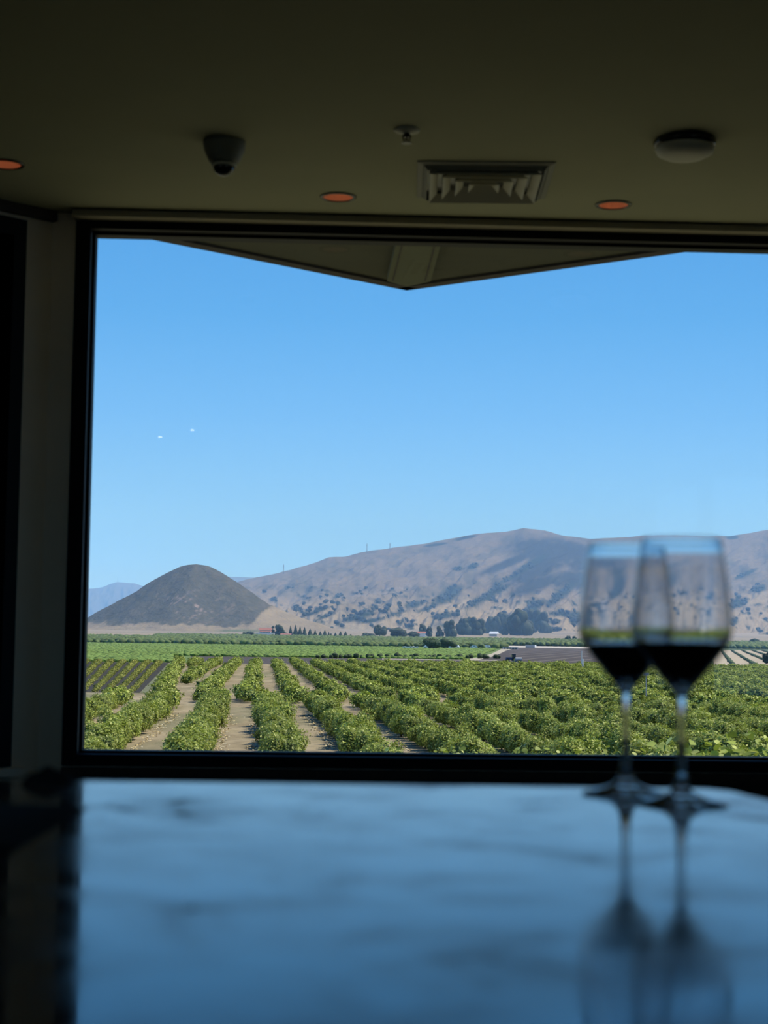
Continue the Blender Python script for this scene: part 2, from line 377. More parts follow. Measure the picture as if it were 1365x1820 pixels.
# ceiling fittings
p = atz(399, 252, CEIL); r = empty('security_camera', p); tag(r, 'grey dome security camera with a dark ball lens on the ceiling', 'security camera')
bm = bmesh.new(); lathe(bm, [(0, 0), (.062, 0), (.064, -.006), (.060, -.028), (.046, -.060), (.036, -.070), (0, -.070)], 48); obj('housing', bm, M['grey_plastic'], r, True)
bm = bmesh.new(); lathe(bm, [(.036, -.068), (.0375, -.071), (.0375, -.076), (.034, -.078), (.033, -.070)], 48); obj('lit_bezel', bm, M['white_plastic'], r, True)  # ring coloured pale for the light coming through the dome's rim
bm = bmesh.new(); lathe(bm, [(.032, -.070)] + [(.032 * math.cos(a), -.076 - .030 * math.sin(a)) for a in [i * math.pi / 16 for i in range(9)]], 48); obj('lens_dome', bm, M['dark_plastic'], r, True)
p = atz(723, 230, CEIL); r = empty('sprinkler_head', p); tag(r, 'small metal fire sprinkler hanging above the air vent', 'sprinkler')
bm = bmesh.new(); lathe(bm, [(0, 0), (.038, 0), (.036, -.006), (.022, -.012), (0, -.012)], 40); obj('escutcheon', bm, M['white_plastic'], r, True)
bm = bmesh.new(); tube(bm, (0, 0, -.01), (0, 0, -.024), .009); tube(bm, (-.011, 0, -.018), (-.006, 0, -.040), .0022); tube(bm, (.011, 0, -.018), (.006, 0, -.040), .0022); tube(bm, (-.013, 0, -.020), (.013, 0, -.020), .004); tube(bm, (0, 0, -.022), (0, 0, -.042), .003); obj('frame', bm, M['dark_plastic'], r)
bm = bmesh.new(); lathe(bm, [(0, -.040), (.015, -.040), (.016, -.042), (0, -.0425)], 24); obj('deflector', bm, M['dark_plastic'], r)
p = atz(1217, 249, CEIL); r = empty('smoke_detector', p); tag(r, 'round smoke detector with a pale cover under a painted-in shadow gap', 'smoke detector')
bm = bmesh.new(); lathe(bm, [(0, 0), (.088, 0), (.092, -.006), (.090, -.020), (.084, -.022), (0, -.022)], 56); obj('base', bm, M['dark_plastic'], r, True)  # dark disc stands in for the shadow gap above the cover
bm = bmesh.new(); lathe(bm, [(.084, -.020), (.087, -.026), (.082, -.040), (.060, -.052), (.03, -.055), (0, -.055)], 56); obj('cover', bm, M['white_plastic'], r, True)

# square air diffuser
a = atz(745, 285, CEIL); b = atz(985, 287, CEIL); c = atz(955, 356, CEIL); dd = atz(748, 353, CEIL)
vc = (atz(752, 288, CEIL) + atz(977, 290, CEIL)) / 2
vx0 = atz(752, 288, CEIL); vx1 = atz(977, 290, CEIL); half = (vx1 - vx0).length / 2; rzv = math.atan2((vx1 - vx0).y, (vx1 - vx0).x)
r = empty('air_vent', vc + Vector((-math.sin(rzv), math.cos(rzv), 0)) * half, rzv); tag(r, 'square ceiling air vent with nested angled louvers', 'air vent')
def sqring(bm, h0, z0, h1, z1, th=.0015):
    q = []
    for h, z in ((h0, z0), (h1, z1), (h1, z1 - th), (h0, z0 - th)):
        q.append([bm.verts.new((sx * h, sy * h, z)) for sx, sy in ((-1, -1), (1, -1), (1, 1), (-1, 1))])
    for A, B in ((0, 1), (1, 2), (2, 3), (3, 0)):
        for i in range(4): bm.faces.new((q[A][i], q[A][(i+1)%4], q[B][(i+1)%4], q[B][i]))
bm = bmesh.new(); sqring(bm, half + .018, -.001, half, -.006, .003); sqring(bm, half, -.004, half - .014, -.020, .002); obj('vent_frame', bm, M['grey_plastic'], r)
bm = bmesh.new(); bx(bm, -half, half, -half, half, -.003, -.001); obj('duct_shade', bm, M['dark_plastic'], r)  # flat dark sheet stands in for shade inside the duct; nothing is cut
for i in range(4):
    h = half - .022 - i * .042
    bm = bmesh.new(); sqring(bm, h, -.030, h - .026, -.006, .002); obj('louver', bm, M['white_plastic'], r)

# ------------------------------------------------------------------ counter, glasses, cloth
CT = .90
r = empty('bar_counter', (0, .9, 0)); tag(r, 'long polished dark stone counter running to the window wall, with a side wing', 'counter')
poly = [(-.222, .12), (.20, .12), (.325, .35), (.332, 1.44), (.318, 1.535), (.300, 1.560), (-1.2, 1.545), (-1.2, 1.33), (-.235, 1.335), (-.222, 1.30)]
bm = bmesh.new(); prism(bm, poly, CT - .032, CT)
bmesh.ops.bevel(bm, geom=[e for e in bm.edges], offset=.002, segments=2, affect='EDGES')
bm.transform(Matrix.Translation((0, -.9, 0))); obj('countertop', bm, M['stone'], r)
pin = [(-.18, .2), (.19, .2), (.28, .38), (.285, 1.50), (-1.15, 1.50), (-1.15, 1.375), (-.19, 1.375)]
bm = bmesh.new(); prism(bm, pin, 0.001, CT - .032); bm.transform(Matrix.Translation((0, -.9, 0))); obj('cabinet_base', bm, M['cabinet'], r)

def wine_glass(px, D, label, fill):
    x = at(px, 1410, D).x
    r = empty('wine_glass', (x, D, CT)); tag(r, label, 'wine glass', 'two glasses of red wine on the counter')
    n = 96
    # outer profile, foot upwards; splits share their rings exactly
    foot = [(0, .0006), (.030, .0002), (.0378, .0004), (.0384, .0012), (.0378, .0020), (.028, .0040), (.016, .0068), (.0095, .0105), (.0062, .016)]
    stem = [(.0062, .016), (.0046, .024), (.0038, .040), (.0036, .060), (.0040, .078), (.0050, .088)]
    outer = [(.0050, .088), (.0085, .0935), (.0175, .1045), (.0275, .1165), (.0355, .1270), (.0400, .1350), (.0416, .1420), (.0416, .1500), (.0400, .1700), (.0368, .1950), (.0330, .2195)]
    inner = [(.0324, .2200), (.0321, .2192), (.0359, .1948), (.0391, .1700), (.0406, .1500), (.0406, .1425), (.0390, .1360), (.0344, .1284), (.0264, .1180), (.0165, .1062), (.0070, .0975), (0, .0955)]
    def smooth_(p, k=6):
        p = [np.array(q) for q in p]; p = [2 * p[0] - p[1]] + p + [2 * p[-1] - p[-2]]; out = []
        for i in range(1, len(p) - 2):
            for t in np.arange(k) / k:
                out.append(tuple(.5 * ((2 * p[i]) + (-p[i-1] + p[i+1]) * t + (2*p[i-1] - 5*p[i] + 4*p[i+1] - p[i+2]) * t*t + (-p[i-1] + 3*p[i] - 3*p[i+1] + p[i+2]) * t**3)))
        return out + [tuple(p[-2])]
    rim = [(.03300 - .0006 * (1 - math.cos(a)), .2195 + .0005 * math.sin(a)) for a in [math.pi * i / 6 for i in range(7)]]
    outer = smooth_(outer); inner = smooth_([(.0318, .2195), (.03354, .2115), (.0345, .2060), (.0353, .2005), (.0360, .1955)] + inner[3:]); inner = [(max(r_, 0), z_) for r_, z_ in inner]; inner[-1] = (0, inner[-1][1])
    outer = outer[:-1] + [(.03305, .2190)] + rim + inner[1:]; inner = []
    stem = smooth_(stem, 4)
    bm = bmesh.new(); lathe(bm, foot, n); obj('foot', bm, M['crystal'], r, True, False)
    bm = bmesh.new(); lathe(bm, stem, n); obj('stem', bm, M['crystal'], r, True, False)
    bm = bmesh.new(); lathe(bm, outer + inner, n); obj('bowl', bm, M['crystal'], r, True, False)
    wl = [(0, .0958), (.0068, .0978), (.0163, .1064), (.0262, .1182), (.0342, .1286)]
    if fill > .136: wl += [(.0388, .1362)]
    w = np.interp(fill, [.1286, .136, .1425], [.0342, .0388, .0403])
    wl += [(w, fill), (w - .0015, fill - .0004), (0, fill - .0005)]
    bm = bmesh.new(); lathe(bm, wl, n); obj('wine', bm, M['wine'], r, True)['label'] = 'dark red wine'
for o in []: pass
wine_glass(1112, 1.494, 'stemmed glass of red wine standing closer to the window, partly hidden by the other', .1315)
wine_glass(1211, 1.408, 'stemmed glass of red wine standing nearest the camera, fully in view', .1335)

# crumpled dark cloth
V = []; bm = bmesh.new(); bmesh.ops.create_icosphere(bm, subdivisions=4, radius=1)
for v in bm.verts:
    x, y, z = v.co; n = float(fbm(x * 2.2 + 5, y * 2.2 + z * 1.7 + 3, 5))
    hgt = 1.0 - .45 * max(0, x) + .25 * math.exp(-((x + .12) ** 2) * 12)
    v.co = Vector((x * (.021 + .005 * n), y * .02 * (.7 + .6 * n), max(0, z) * .0125 * hgt * (.6 + .8 * n)))
p = at(88, 1388, 1.525); o = obj('folded_cloth', bm, M['cloth'], None, True); o.location = (p.x, 1.522, CT); tag(o, 'small dark crumpled cloth lying at the counter edge below the corner', 'cloth')

# ------------------------------------------------------------------ roof overhang outside
HS = CZ + 1.65
tip = atz(723, 512, HS); le = atz(245, 416, HS); re = atz(1220, 443, HS)
dl = (le - tip).normalized(); drr = (re - tip).normalized()
A = tip + dl * 9.0; B = tip + drr * 7.0
back_r = Vector((4.2, 5.2, 0)); 
bm = bmesh.new()
sof = [tuple(tip)[:2], tuple(B)[:2], (B.x, -4.5), (A.x, -4.5), tuple(A)[:2]]
prism(bm, sof, HS, HS + .35)
struct('roof_overhang', bm, M['soffit'], 'roof corner overhanging outside the window')
def strip(bm, P, Q, w, z0, z1, inward):
    d = (Q - P).normalized(); k = Vector((-d.y, d.x, 0)); k = k if k.dot(inward) > 0 else -k
    prism(bm, [tuple(P)[:2], tuple(Q)[:2], tuple(Q + k * w)[:2], tuple(P + k * w)[:2]], z0, z1)
inn = Vector((0, -1, 0))
bm = bmesh.new(); strip(bm, tip, A, .07, HS - .012, HS - .001, inn); strip(bm, tip, B, .07, HS - .012, HS - .001, inn)
struct('trim_5', bm, M['fascia'], 'dark fascia edge of the roof overhang')
zb = HS - .03
q = [atz(688, 500, zb), atz(723, 509.5, zb), atz(765, 500.5, zb), atz(785, 430, zb), atz(705, 430, zb)]
u1 = (q[4] - q[0]).normalized(); u2 = (q[3] - q[2]).normalized(); q[4] = q[4] + u1 * .9; q[3] = q[3] + u2 * .9
bm = bmesh.new(); prism(bm, [tuple(v)[:2] for v in q], zb, HS - .0)
o = struct('roof_beam', bm, M['beam'], 'pale hip beam under the roof corner')
bm = bmesh.new()
for P, Q in ((q[0], q[4]), (q[2], q[3])):
    c_ = (q[1] + (q[3] + q[4]) / 2) / 2; d = (Q - P).normalized(); k = Vector((-d.y, d.x, 0)); k = k if k.dot(c_ - P) > 0 else -k
    P2 = P + k * .022 + d * .02
    prism(bm, [tuple(v)[:2] for v in (P2, Q + k * .022, Q + k * .028, P2 + k * .006)], zb - .002, zb)
s_ = obj('beam_groove', bm, M['fascia'], o)

# ------------------------------------------------------------------ ground
TD = np.array([6, 14, 26, 60, 95, 466, 600, 1056, 1400, 1900, 2300, 2700, 3500, 4500, 5600], float)
TZr = np.array([-4.0, -4.0, -3.6, -6.2, -7.4, -7.4, -7.4, -6.0, -4.4, -1.0, 1.6, 4.6, 11.7, 24, 42], float)  # nearest land, unseen, set low so sun on it bounces into the room
def T(x, y):
    y = np.asarray(y, float)
    return CZ + np.interp(y, TD, TZr)
def gnd(px, py):           # where the sight line of a pixel meets the land
    r = ray(px, py); ys = np.geomspace(20, 5500, 4000)
    z = CZ + r.z / r.y * ys; i = np.argmax(z < T(0, ys)) if (z < T(0, ys)).any() else -1
    return Vector((r.x / r.y * ys[i], ys[i], float(T(0, ys[i]))))
def pxy(x, y, z):          # world -> pixels
    x = np.asarray(x, float); y = np.asarray(y, float); z = np.asarray(z, float) - CZ
    dp = x * _fw.x + y * _fw.y + z * _fw.z
    return 682.5 + F * (x * _R.x + y * _R.y + z * _R.z) / dp, 910 - F * (x * _U.x + y * _U.y + z * _U.z) / dp

TAN = np.array((.27, .215, .125)); TANL = np.array((.41, .33, .205)); WEED = np.array((.16, .17, .085)); DRY = np.array((.36, .30, .20))
def mixc(a, b, k): return a * (1 - k[..., None]) + b * k[..., None]
def ribbon(name, ys, xl, xr, nc, colf, label, mt='soil', lift=.04, zf=T):
    """land between two edges xl(y), xr(y), draped on the ground"""
    ys = np.asarray(ys, float); t = np.linspace(0, 1, nc)
    X = xl(ys)[:, None] * (1 - t) + xr(ys)[:, None] * t; Y = np.repeat(ys[:, None], nc, 1)
    Z = zf(X, Y) + lift
    nr = len(ys); idx = np.arange(nr * nc).reshape(nr, nc)
    Fq = np.stack([idx[:-1, :-1], idx[:-1, 1:], idx[1:, 1:], idx[1:, :-1]], -1).reshape(-1, 4)
    me = mesh_np(name, np.stack([X, Y, Z], -1).reshape(-1, 3), [Fq], colf(X, Y).reshape(-1, 3))
    o = link(name, me, M[mt]); tag(o, label, None, None, 'structure'); return o
AX1 = (446 - 682.5) / F; AX2 = (470 - 682.5) / F; AX3 = (322 - 682.5) / F
S = 5.15
def off1(x, y): return (x - AX1 * y) / S - .37
def off2(x, y): return (x - AX2 * y) / S - .72
def lane_col(X, Y):
    o = np.where(Y < 187, off1(X, Y), off2(X, Y)); fr_ = np.abs(o - np.floor(o) - .5) * 2     # 0 lane centre .. 1 row
    n1 = fbm(X * .35, Y * .12, 3); n2 = fbm(X * 1.3, Y * .5, 9)
    c = mixc(TAN, TANL, np.clip((n1 - .3) * 1.8, 0, 1))
    weed = np.clip((fbm(X * .22 + 40, Y * .06, 21) - .50) * 5, 0, 1) * .55
    c = mixc(c, WEED, weed)
    wheel = np.exp(-((fr_ - .42) / .12) ** 2) * .35
    n3 = vn(X * 1.7, Y * 1.1, 14)
    c = c * (1 - .25 * wheel[..., None]) * (.72 + .34 * n2[..., None] + .22 * n3[..., None])
    return np.clip(c, 0, 1)
def terr_col(X, Y):
    n = fbm(X / 160, Y / 260, 31); n2 = fbm(X / 30, Y / 60, 33)
    c = mixc(np.array((.33, .265, .18)), np.array((.24, .20, .14)), np.clip(n * 1.6 - .3, 0, 1)) * (.85 + .3 * n2[..., None])
    g_ = mixc(np.array((.17, .18, .08)), np.array((.26, .22, .13)), np.clip(n2 * 1.6 - .3, 0, 1))
    c = mixc(c, g_, np.clip((520 - Y) / 60, 0, 1))
    return c
ribbon('ground', np.concatenate([np.linspace(6.3, 60, 30), np.geomspace(62, 5600, 240)]), lambda y: -12 - .75 * y, lambda y: 12 + .75 * y, 90, terr_col, 'dry grassy valley floor', 'terrain', 0)
ribbon('ground.001', np.linspace(-80, 6.3, 20), lambda y: -250 + 0 * y, lambda y: 250 + 0 * y, 40, terr_col, 'added unseen dry grass around the building, bouncing sunlight indoors', 'terrain', 0)  # extra ground out of view, put in to bounce daylight onto the ceiling
ribbon('orchard_ground', np.linspace(60, 466, 700), lambda y: -4 - .36 * y, lambda y: 8 + .42 * y, 560, lane_col, 'bare brown lanes between the bush rows', 'soil', .03)

def edge(pts):              # boundary through pixels -> x(y)
    g = [gnd(*p) for p in pts]; g.sort(key=lambda v: v.y)
    yy = [v.y for v in g]; rr = [v.x / v.y for v in g]
    return lambda y: np.interp(y, yy, rr) * y
def flat(c, n=.15, sx=8, sy=20):
    c = np.array(c)
    return lambda X, Y: c * (1 - n + 2 * n * fbm(X / sx, Y / sy, 77)[..., None])
yA = 468; yB = gnd(700, 1171.5).y; yC = gnd(760, 1152).y; yD = gnd(980, 1152).y; yE = gnd(980, 1149.0).y
print('y', yA, yB, yC, yD, yE)
DARK = (.085, .072, .066)
def dark_col(X, Y):
    # pale wheel tracks curving across the tilled field
    k = (X - .22 * Y) / 11.0 + .0000 * Y; fr_ = np.abs(k - np.round(k))
    tr_ = np.clip(1 - fr_ / .13, 0, 1) * .75 * (X > .075 * Y)
    c = np.array(DARK) * (.8 + .4 * fbm(X / 5, Y / 25, 5)[..., None])
    return mixc(c, np.array((.24, .205, .17)), tr_)
# low dark soil strip behind the orchard
ribbon('soil_strip', np.linspace(yA, yB, 16), lambda y: -.116 * y, lambda y: .26 * y, 160, dark_col, 'strip of dark tilled soil behind the orchard', 'soil', .05)
lf = edge([(850, 1173), (872, 1168), (888, 1162), (898, 1157), (912, 1153)])
ribbon('tilled_field', np.linspace(yB, yD, 60), lf, lambda y: .21 * y, 300, dark_col, 'dark tilled field crossed by pale wheel tracks', 'soil', .06)
rl = edge([(835, 1171), (858, 1168), (874, 1162), (885, 1157), (892, 1153)])
ribbon('road', np.linspace(yB, yD, 40), rl, lambda y: lf(y) + .3, 6, flat((.46, .40, .30), .08), 'pale dirt road curving up beside the tilled field', 'soil', .09)
ribbon('road.001', np.linspace(yD - 2, yE, 4), lambda y: rl(np.minimum(y, yD)) * y / np.minimum(y, yD), lambda y: .190 * y, 30, flat((.56, .50, .42), .1), 'pale dirt road along the top of the tilled field', 'soil', .1)
ribbon('road.002', np.linspace(yB - 16, yB + 5, 4), lambda y: .0 * y, lambda y: .068 * y, 30, flat((.36, .31, .25), .1), 'thin pale track between the dark strip and green field', 'soil', .1)
# green vineyard floor
ribbon('green_field', np.linspace(yB + 4, 1250, 80), lambda y: -.40 * y, lambda y: np.where(y < yD, rl(np.minimum(y, yD)), .4 * y), 120, flat((.14, .20, .06), .25, 12, 30), 'smooth light green vineyard', 'soil', .07)
ribbon('green_field.001', np.linspace(463, yB + 6, 12), lambda y: -.26 * y, lambda y: -.113 * y, 40, flat((.14, .20, .06), .25, 12, 30), 'light green vineyard edge above the low vine rows', 'soil', .08)
yv = np.linspace(1250, 1990, 40)
ribbon('upper_field', yv, lambda y: -.40 * y, lambda y: .4 * y, 60, flat((.09, .12, .05), .25, 12, 30), 'ground under the upper rows of vines', 'soil', .08)
# pale young vineyard at the far side
ry0, ry1 = gnd(1300, 1188).y, gnd(1300, 1156).y
def young_col(X, Y):
    k = (X + .035 * Y) / 4.3; fr_ = np.abs(k - np.round(k))
    c = np.array((.44, .36, .25)) * (.85 + .3 * fbm(X / 4, Y / 20, 5)[..., None])
    return c
ribbon('pale_field', np.linspace(ry0, ry1, 40), lambda y: .195 * y, lambda y: .32 * y, 120, young_col, 'pale sloping field with thin dark vine rows', 'soil', .09)
L0 = lambda y: -.1139 * y - 6.1
L1 = lambda y: -.111 * y - 4.6
# ground between the low rows at the left
yl0, yl1 = 222, 462
def left_col(X, Y):
    c = mixc(np.array((.17, .18, .10)), np.array((.30, .27, .19)), fbm(X, Y * .2, 6)); return c
ribbon('grass_ground', np.linspace(yl0 - 5, yl1, 60), lambda y: -.30 * y, L0, 60, left_col, 'grey green ground between the low vine rows', 'soil', .06)
def sand_col(X, Y):
    e = (X - L0(Y)) / (L1(Y) - L0(Y))
    return mixc(np.array((.17, .18, .10)), np.array((.40, .33, .21)), np.clip((e - .35) * 6, 0, 1)) * (.85 + .3 * fbm(X, Y * .3, 8)[..., None])
ribbon('sandy_lane', np.linspace(yl0 - 5, yl1 - 10, 60), L0, L1, 30, sand_col, 'pale sandy lane beside the low vine rows', 'soil', .065)

# ------------------------------------------------------------------ plants
def ico(sub):
    bm = bmesh.new(); bmesh.ops.create_icosphere(bm, subdivisions=sub, radius=1); bm.verts.ensure_lookup_table()
    V = np.array([v.co[:] for v in bm.verts]); Fc = np.array([[v.index for v in f.verts] for f in bm.faces]); bm.free(); return V, Fc
ICO1, ICO2, ICO3 = ico(1), ico(2), ico(3)
LG = np.array((.43, .50, .065)); LD_ = np.array((.08, .12, .022)); LY = np.array((.74, .74, .22))
def leaf_cols(n, yellow=.35, g=LG, d=LD_, y=LY, r=rng):
    a = r.random(n); c = d + (g - d) * a[:, None]
    k = (r.random(n) < yellow) * r.random(n)
    return c * (1 - k[:, None]) + y * k[:, None]
def leaves(C, Nrm, size, cols, up=.6, r=rng, hexa=False):
    """leaf blades centred on C, facing roughly Nrm"""
    n = len(C); N = Nrm + r.normal(0, .55, (n, 3)) + np.array((0, 0, up)); N /= np.linalg.norm(N, axis=1)[:, None] + 1e-9
    a = np.cross(N, r.normal(0, 1, (n, 3))); a /= np.linalg.norm(a, axis=1)[:, None] + 1e-9; b = np.cross(N, a)
    L = (size * (.7 + .6 * r.random(n)))[:, None] if np.ndim(size) == 0 else size[:, None]
    if hexa:
        P = [a * L * -.55, a * L * -.2 + b * L * .42, a * L * .25 + b * L * .34, a * L * .6 - N * L * .12, a * L * .25 - b * L * .34, a * L * -.2 - b * L * .42]
        V = np.stack([C + p for p in P], 1).reshape(-1, 3); i = np.arange(n)[:, None] * 6
        return V, np.concatenate([i + np.array([[0, 1, 2, 3]]), i + np.array([[0, 3, 4, 5]])]), np.repeat(cols, 6, 0)
    P = [a * L * -.55, b * L * .3 + a * L * .02 + N * L * .05, a * L * .55, b * L * -.3 + a * L * .02 + N * L * .05]
    V = np.stack([C + p for p in P], 1).reshape(-1, 3)
    return V, np.arange(n * 4).reshape(n, 4), np.repeat(cols, 4, 0)
def bush_np(rx, ry, h, nleaf, size, seed, core=ICO3, lumps=10, hexa=False, up=.6, shoots=0):
    """a rounded, lumpy, leafy bush standing on z = 0"""
    r = np.random.default_rng(seed)
    LC = np.stack([r.uniform(-.6, .6, lumps) * rx, r.uniform(-.65, .65, lumps) * ry, r.uniform(.35, .74, lumps) * h], 1); LR = r.uniform(.30, .52, lumps)
    d = core[0]
    def surf(d):
        # farthest lump surface along d from the middle
        c0 = np.array((0, 0, h * .42)); best = np.full(len(d), .2 * h)
        E = np.array((rx, ry, h * .55))
        base = 1 / np.sqrt(((d / (E * .66)) ** 2).sum(1)); best = base
        for c, q in zip(LC, LR):
            R_ = q * min(rx, h) * .9; oc = c0 - c; b_ = (d * oc).sum(1); cc = (oc ** 2).sum() - R_ ** 2
            disc = b_ ** 2 - cc; t_ = np.where(disc > 0, -b_ + np.sqrt(np.maximum(disc, 0)), 0); best = np.maximum(best, t_)
        return c0, best
    c0, t_ = surf(d); V0 = c0 + d * (t_ * .86)[:, None]; V0[:, 2] = np.maximum(V0[:, 2], .02)
    c_core = np.tile(LD_ * .9, (len(V0), 1))
    q = r.normal(0, 1, (nleaf, 3)); q /= np.linalg.norm(q, axis=1)[:, None]; q[:, 2] = np.where(q[:, 2] < -.55, -q[:, 2], q[:, 2])
    c0, t_ = surf(q); P = c0 + q * (t_ * r.uniform(.84, 1.09, nleaf))[:, None]
    if shoots:
        k = int(nleaf * .25); j = r.choice(nleaf, k); P[j] = c0 + q[j] * (t_[j] * r.uniform(1.0, 1.22, k))[:, None]; 
    P[:, 2] = np.maximum(P[:, 2], .06)
    Vl, Fl, Cl = leaves(P, q, size, leaf_cols(nleaf, r=r), up, r, hexa)
    return np.concatenate([V0, Vl]), [core[1], Fl + len(V0)], np.concatenate([c_core, Cl])
NV = 8
BM = []
for i in range(NV):
    V, Fs, Cc = bush_np(1.18, 1.6, 1.95 + .25 * rng.random(), 4200, .13, 100 + i, shoots=1, up=.35)
    me = mesh_np('foliage', V, Fs, Cc); me.materials.append(M['leaf']); BM.append(me)
bm = bmesh.new(); tube(bm, (0, 0, -.05), (.04, 0, .7), .07, .05, 8); tube(bm, (.04, 0, .65), (.4, .1, 1.3), .045, .025, 6); tube(bm, (.04, 0, .65), (-.35, -.1, 1.3), .045, .025, 6)
bmesh.ops.recalc_face_normals(bm, faces=bm.faces[:]); TRK = bpy.data.meshes.new('trunk'); bm.to_mesh(TRK); bm.free(); TRK.materials.append(M['bark'])

cand = []
def rowpts(block):
    out = []
    ax, o0, y0, y1 = ((AX1, .37, 88, 186), (AX2, .72, 188, 462))[block]
    for k in range(-22, 44):
        y = y0 + rng.random() * 2
        while y < y1:
            x = ax * y + (k + o0) * S + rng.normal(0, .22)
            if block == 1 and x < -.111 * y - 1.2: y += 2.5; continue
            if rng.random() > .03:
                out.append((x, y, block, k, .84 + .3 * rng.random() + .10 * math.sin(y * .11 + k * 2.1)))
            y += 2.35 + rng.random() * .5
    return out
P = rowpts(0) + rowpts(1) + [(-.111 * y - 3.7 + rng.normal(0, .2), y, 1, -99, .95 + .25 * rng.random()) for y in np.arange(192, 462, 2.5)]
arr = np.array([(p[0], p[1]) for p in P]); zz = T(arr[:, 0], arr[:, 1])
u, v = pxy(arr[:, 0], arr[:, 1], zz + 1.2); ut, vt = pxy(arr[:, 0], arr[:, 1], zz + 2.3)
lm = 144 + (1337 - v) * .0239
inview = (u > lm - 45) & (u < 1420) & (vt < 1342)
keep = (u > lm - 420) & (u < 1800)
order = np.argsort(arr[:, 1])
near = [i for i in order if inview[i]][:300]; nearset = set(near)
ORD = ['first', 'second', 'third', 'fourth', 'fifth', 'sixth', 'seventh', 'eighth', 'ninth', 'tenth', 'eleventh', 'twelfth', 'thirteenth', 'fourteenth', 'fifteenth', 'sixteenth']
def ordw(n):
    if n <= 16: return ORD[n - 1]
    if n < 20: return ['seventeenth', 'eighteenth', 'nineteenth'][n - 17]
    t_ = ['twent', 'thirt', 'fort', 'fift'][n // 10 - 2]; return t_ + 'ieth' if n % 10 == 0 else t_ + 'y-' + ORD[n % 10 - 1]
def rowname(b, k):
    base = 'front orchard' if b == 0 else 'rear orchard'
    if k == -99: return 'hedge row beside the pale sandy lane, rear orchard'
    if k >= 0: return f'{ORD[min(k, 15)]} row right of the wide bare lane, {base}'
    return f'{ORD[min(-k - 1, 15)]} row left of the wide bare lane, {base}'
cnt_ = {}
for i in near:
    x, y, b, k, s = P[i]
    cnt_[(b, k)] = cnt_.get((b, k), 0) + 1
    rn = rowname(b, k)
    rt = empty('orchard_bush', (x, y, float(T(x, y))), random.random() * math.tau if False else AX1 * -1 + random.choice((0, math.pi)) + random.uniform(-.25, .25))
    rt.scale = (s * random.uniform(.92, 1.08), s * random.uniform(.95, 1.1), s * random.uniform(.9, 1.08))
    tag(rt, ordw(cnt_[(b, k)]) + ' bush from the window, ' + rn, 'bush', 'bushes of the ' + rn)
    o = bpy.data.objects.new('foliage', random.choice(BM)); COL.objects.link(o); o.parent = rt
    o = bpy.data.objects.new('trunk', TRK); COL.objects.link(o); o.parent = rt

def scatter(name, pts, scales, temps, mt, label, cat, tintv=.22):
    """many merged plants: the ones beyond counting"""
    Vs, Fq, Ft, Cs = [], [], [], []; n0 = 0
    pick = rng.integers(0, len(temps), len(pts)); ang = rng.random(len(pts)) * math.tau
    for t_i, (tv, tf_, tcol) in enumerate(temps):
        sel = np.nonzero(pick == t_i)[0]
        if not len(sel): continue
        c_, s_ = np.cos(ang[sel]), np.sin(ang[sel]); sc_ = scales[sel]
        X = tv[:, 0][None] * c_[:, None] - tv[:, 1][None] * s_[:, None]; Y = tv[:, 0][None] * s_[:, None] + tv[:, 1][None] * c_[:, None]; Z = np.repeat(tv[:, 2][None], len(sel), 0)
        V = np.stack([X, Y, Z], -1) * sc_[:, None, None] + pts[sel][:, None, :]
        nv = len(tv); Vs.append(V.reshape(-1, 3)); offs = n0 + np.arange(len(sel)) * nv
        for f in tf_:
            g_ = (f[None] + offs[:, None, None]).reshape(-1, f.shape[1]); (Fq if f.shape[1] == 4 else Ft).append(g_)
        cm = 1 + tintv * (rng.random((len(sel), 1, 1)) * 2 - 1)
        Cs.append((tcol[None] * cm).reshape(-1, 3)); n0 += nv * len(sel)
    Fs = []
    if Ft: Fs.append(np.concatenate(Ft))
    if Fq: Fs.append(np.concatenate(Fq))
    me = mesh_np(name, np.concatenate(Vs), Fs, np.clip(np.concatenate(Cs), 0, 1))
    o = link(name, me, M[mt]); tag(o, label, cat, None, 'stuff'); return o
far = [i for i in range(len(P)) if i not in nearset and keep[i] and arr[i, 1] > 100]
fp = np.array([(P[i][0], P[i][1], float(T(0, P[i][1]))) for i in far]); fs = np.array([P[i][4] for i in far])
temps = []
for i in range(10):
    V, Fs, Cc = bush_np(1.6, 1.7, 2.4, 230, .42, 300 + i, core=ICO2); temps.append((V, Fs, Cc))
mid = fp[:, 1] < 290
tempsm = []
for i in range(8):
    V, Fs, Cc = bush_np(1.12, 1.6, 1.95, 620, .235, 340 + i, core=ICO2); tempsm.append((V, Fs, Cc))
print('bushes', len(near), mid.sum(), (~mid).sum(), 'limit y', P[near[-1]][1])
# rest of the orchard in one object
allT = tempsm
scatter('orchard_foliage', fp, fs, tempsm, 'leaf_far', 'remaining rows of leafy orchard bushes further off', 'orchard')

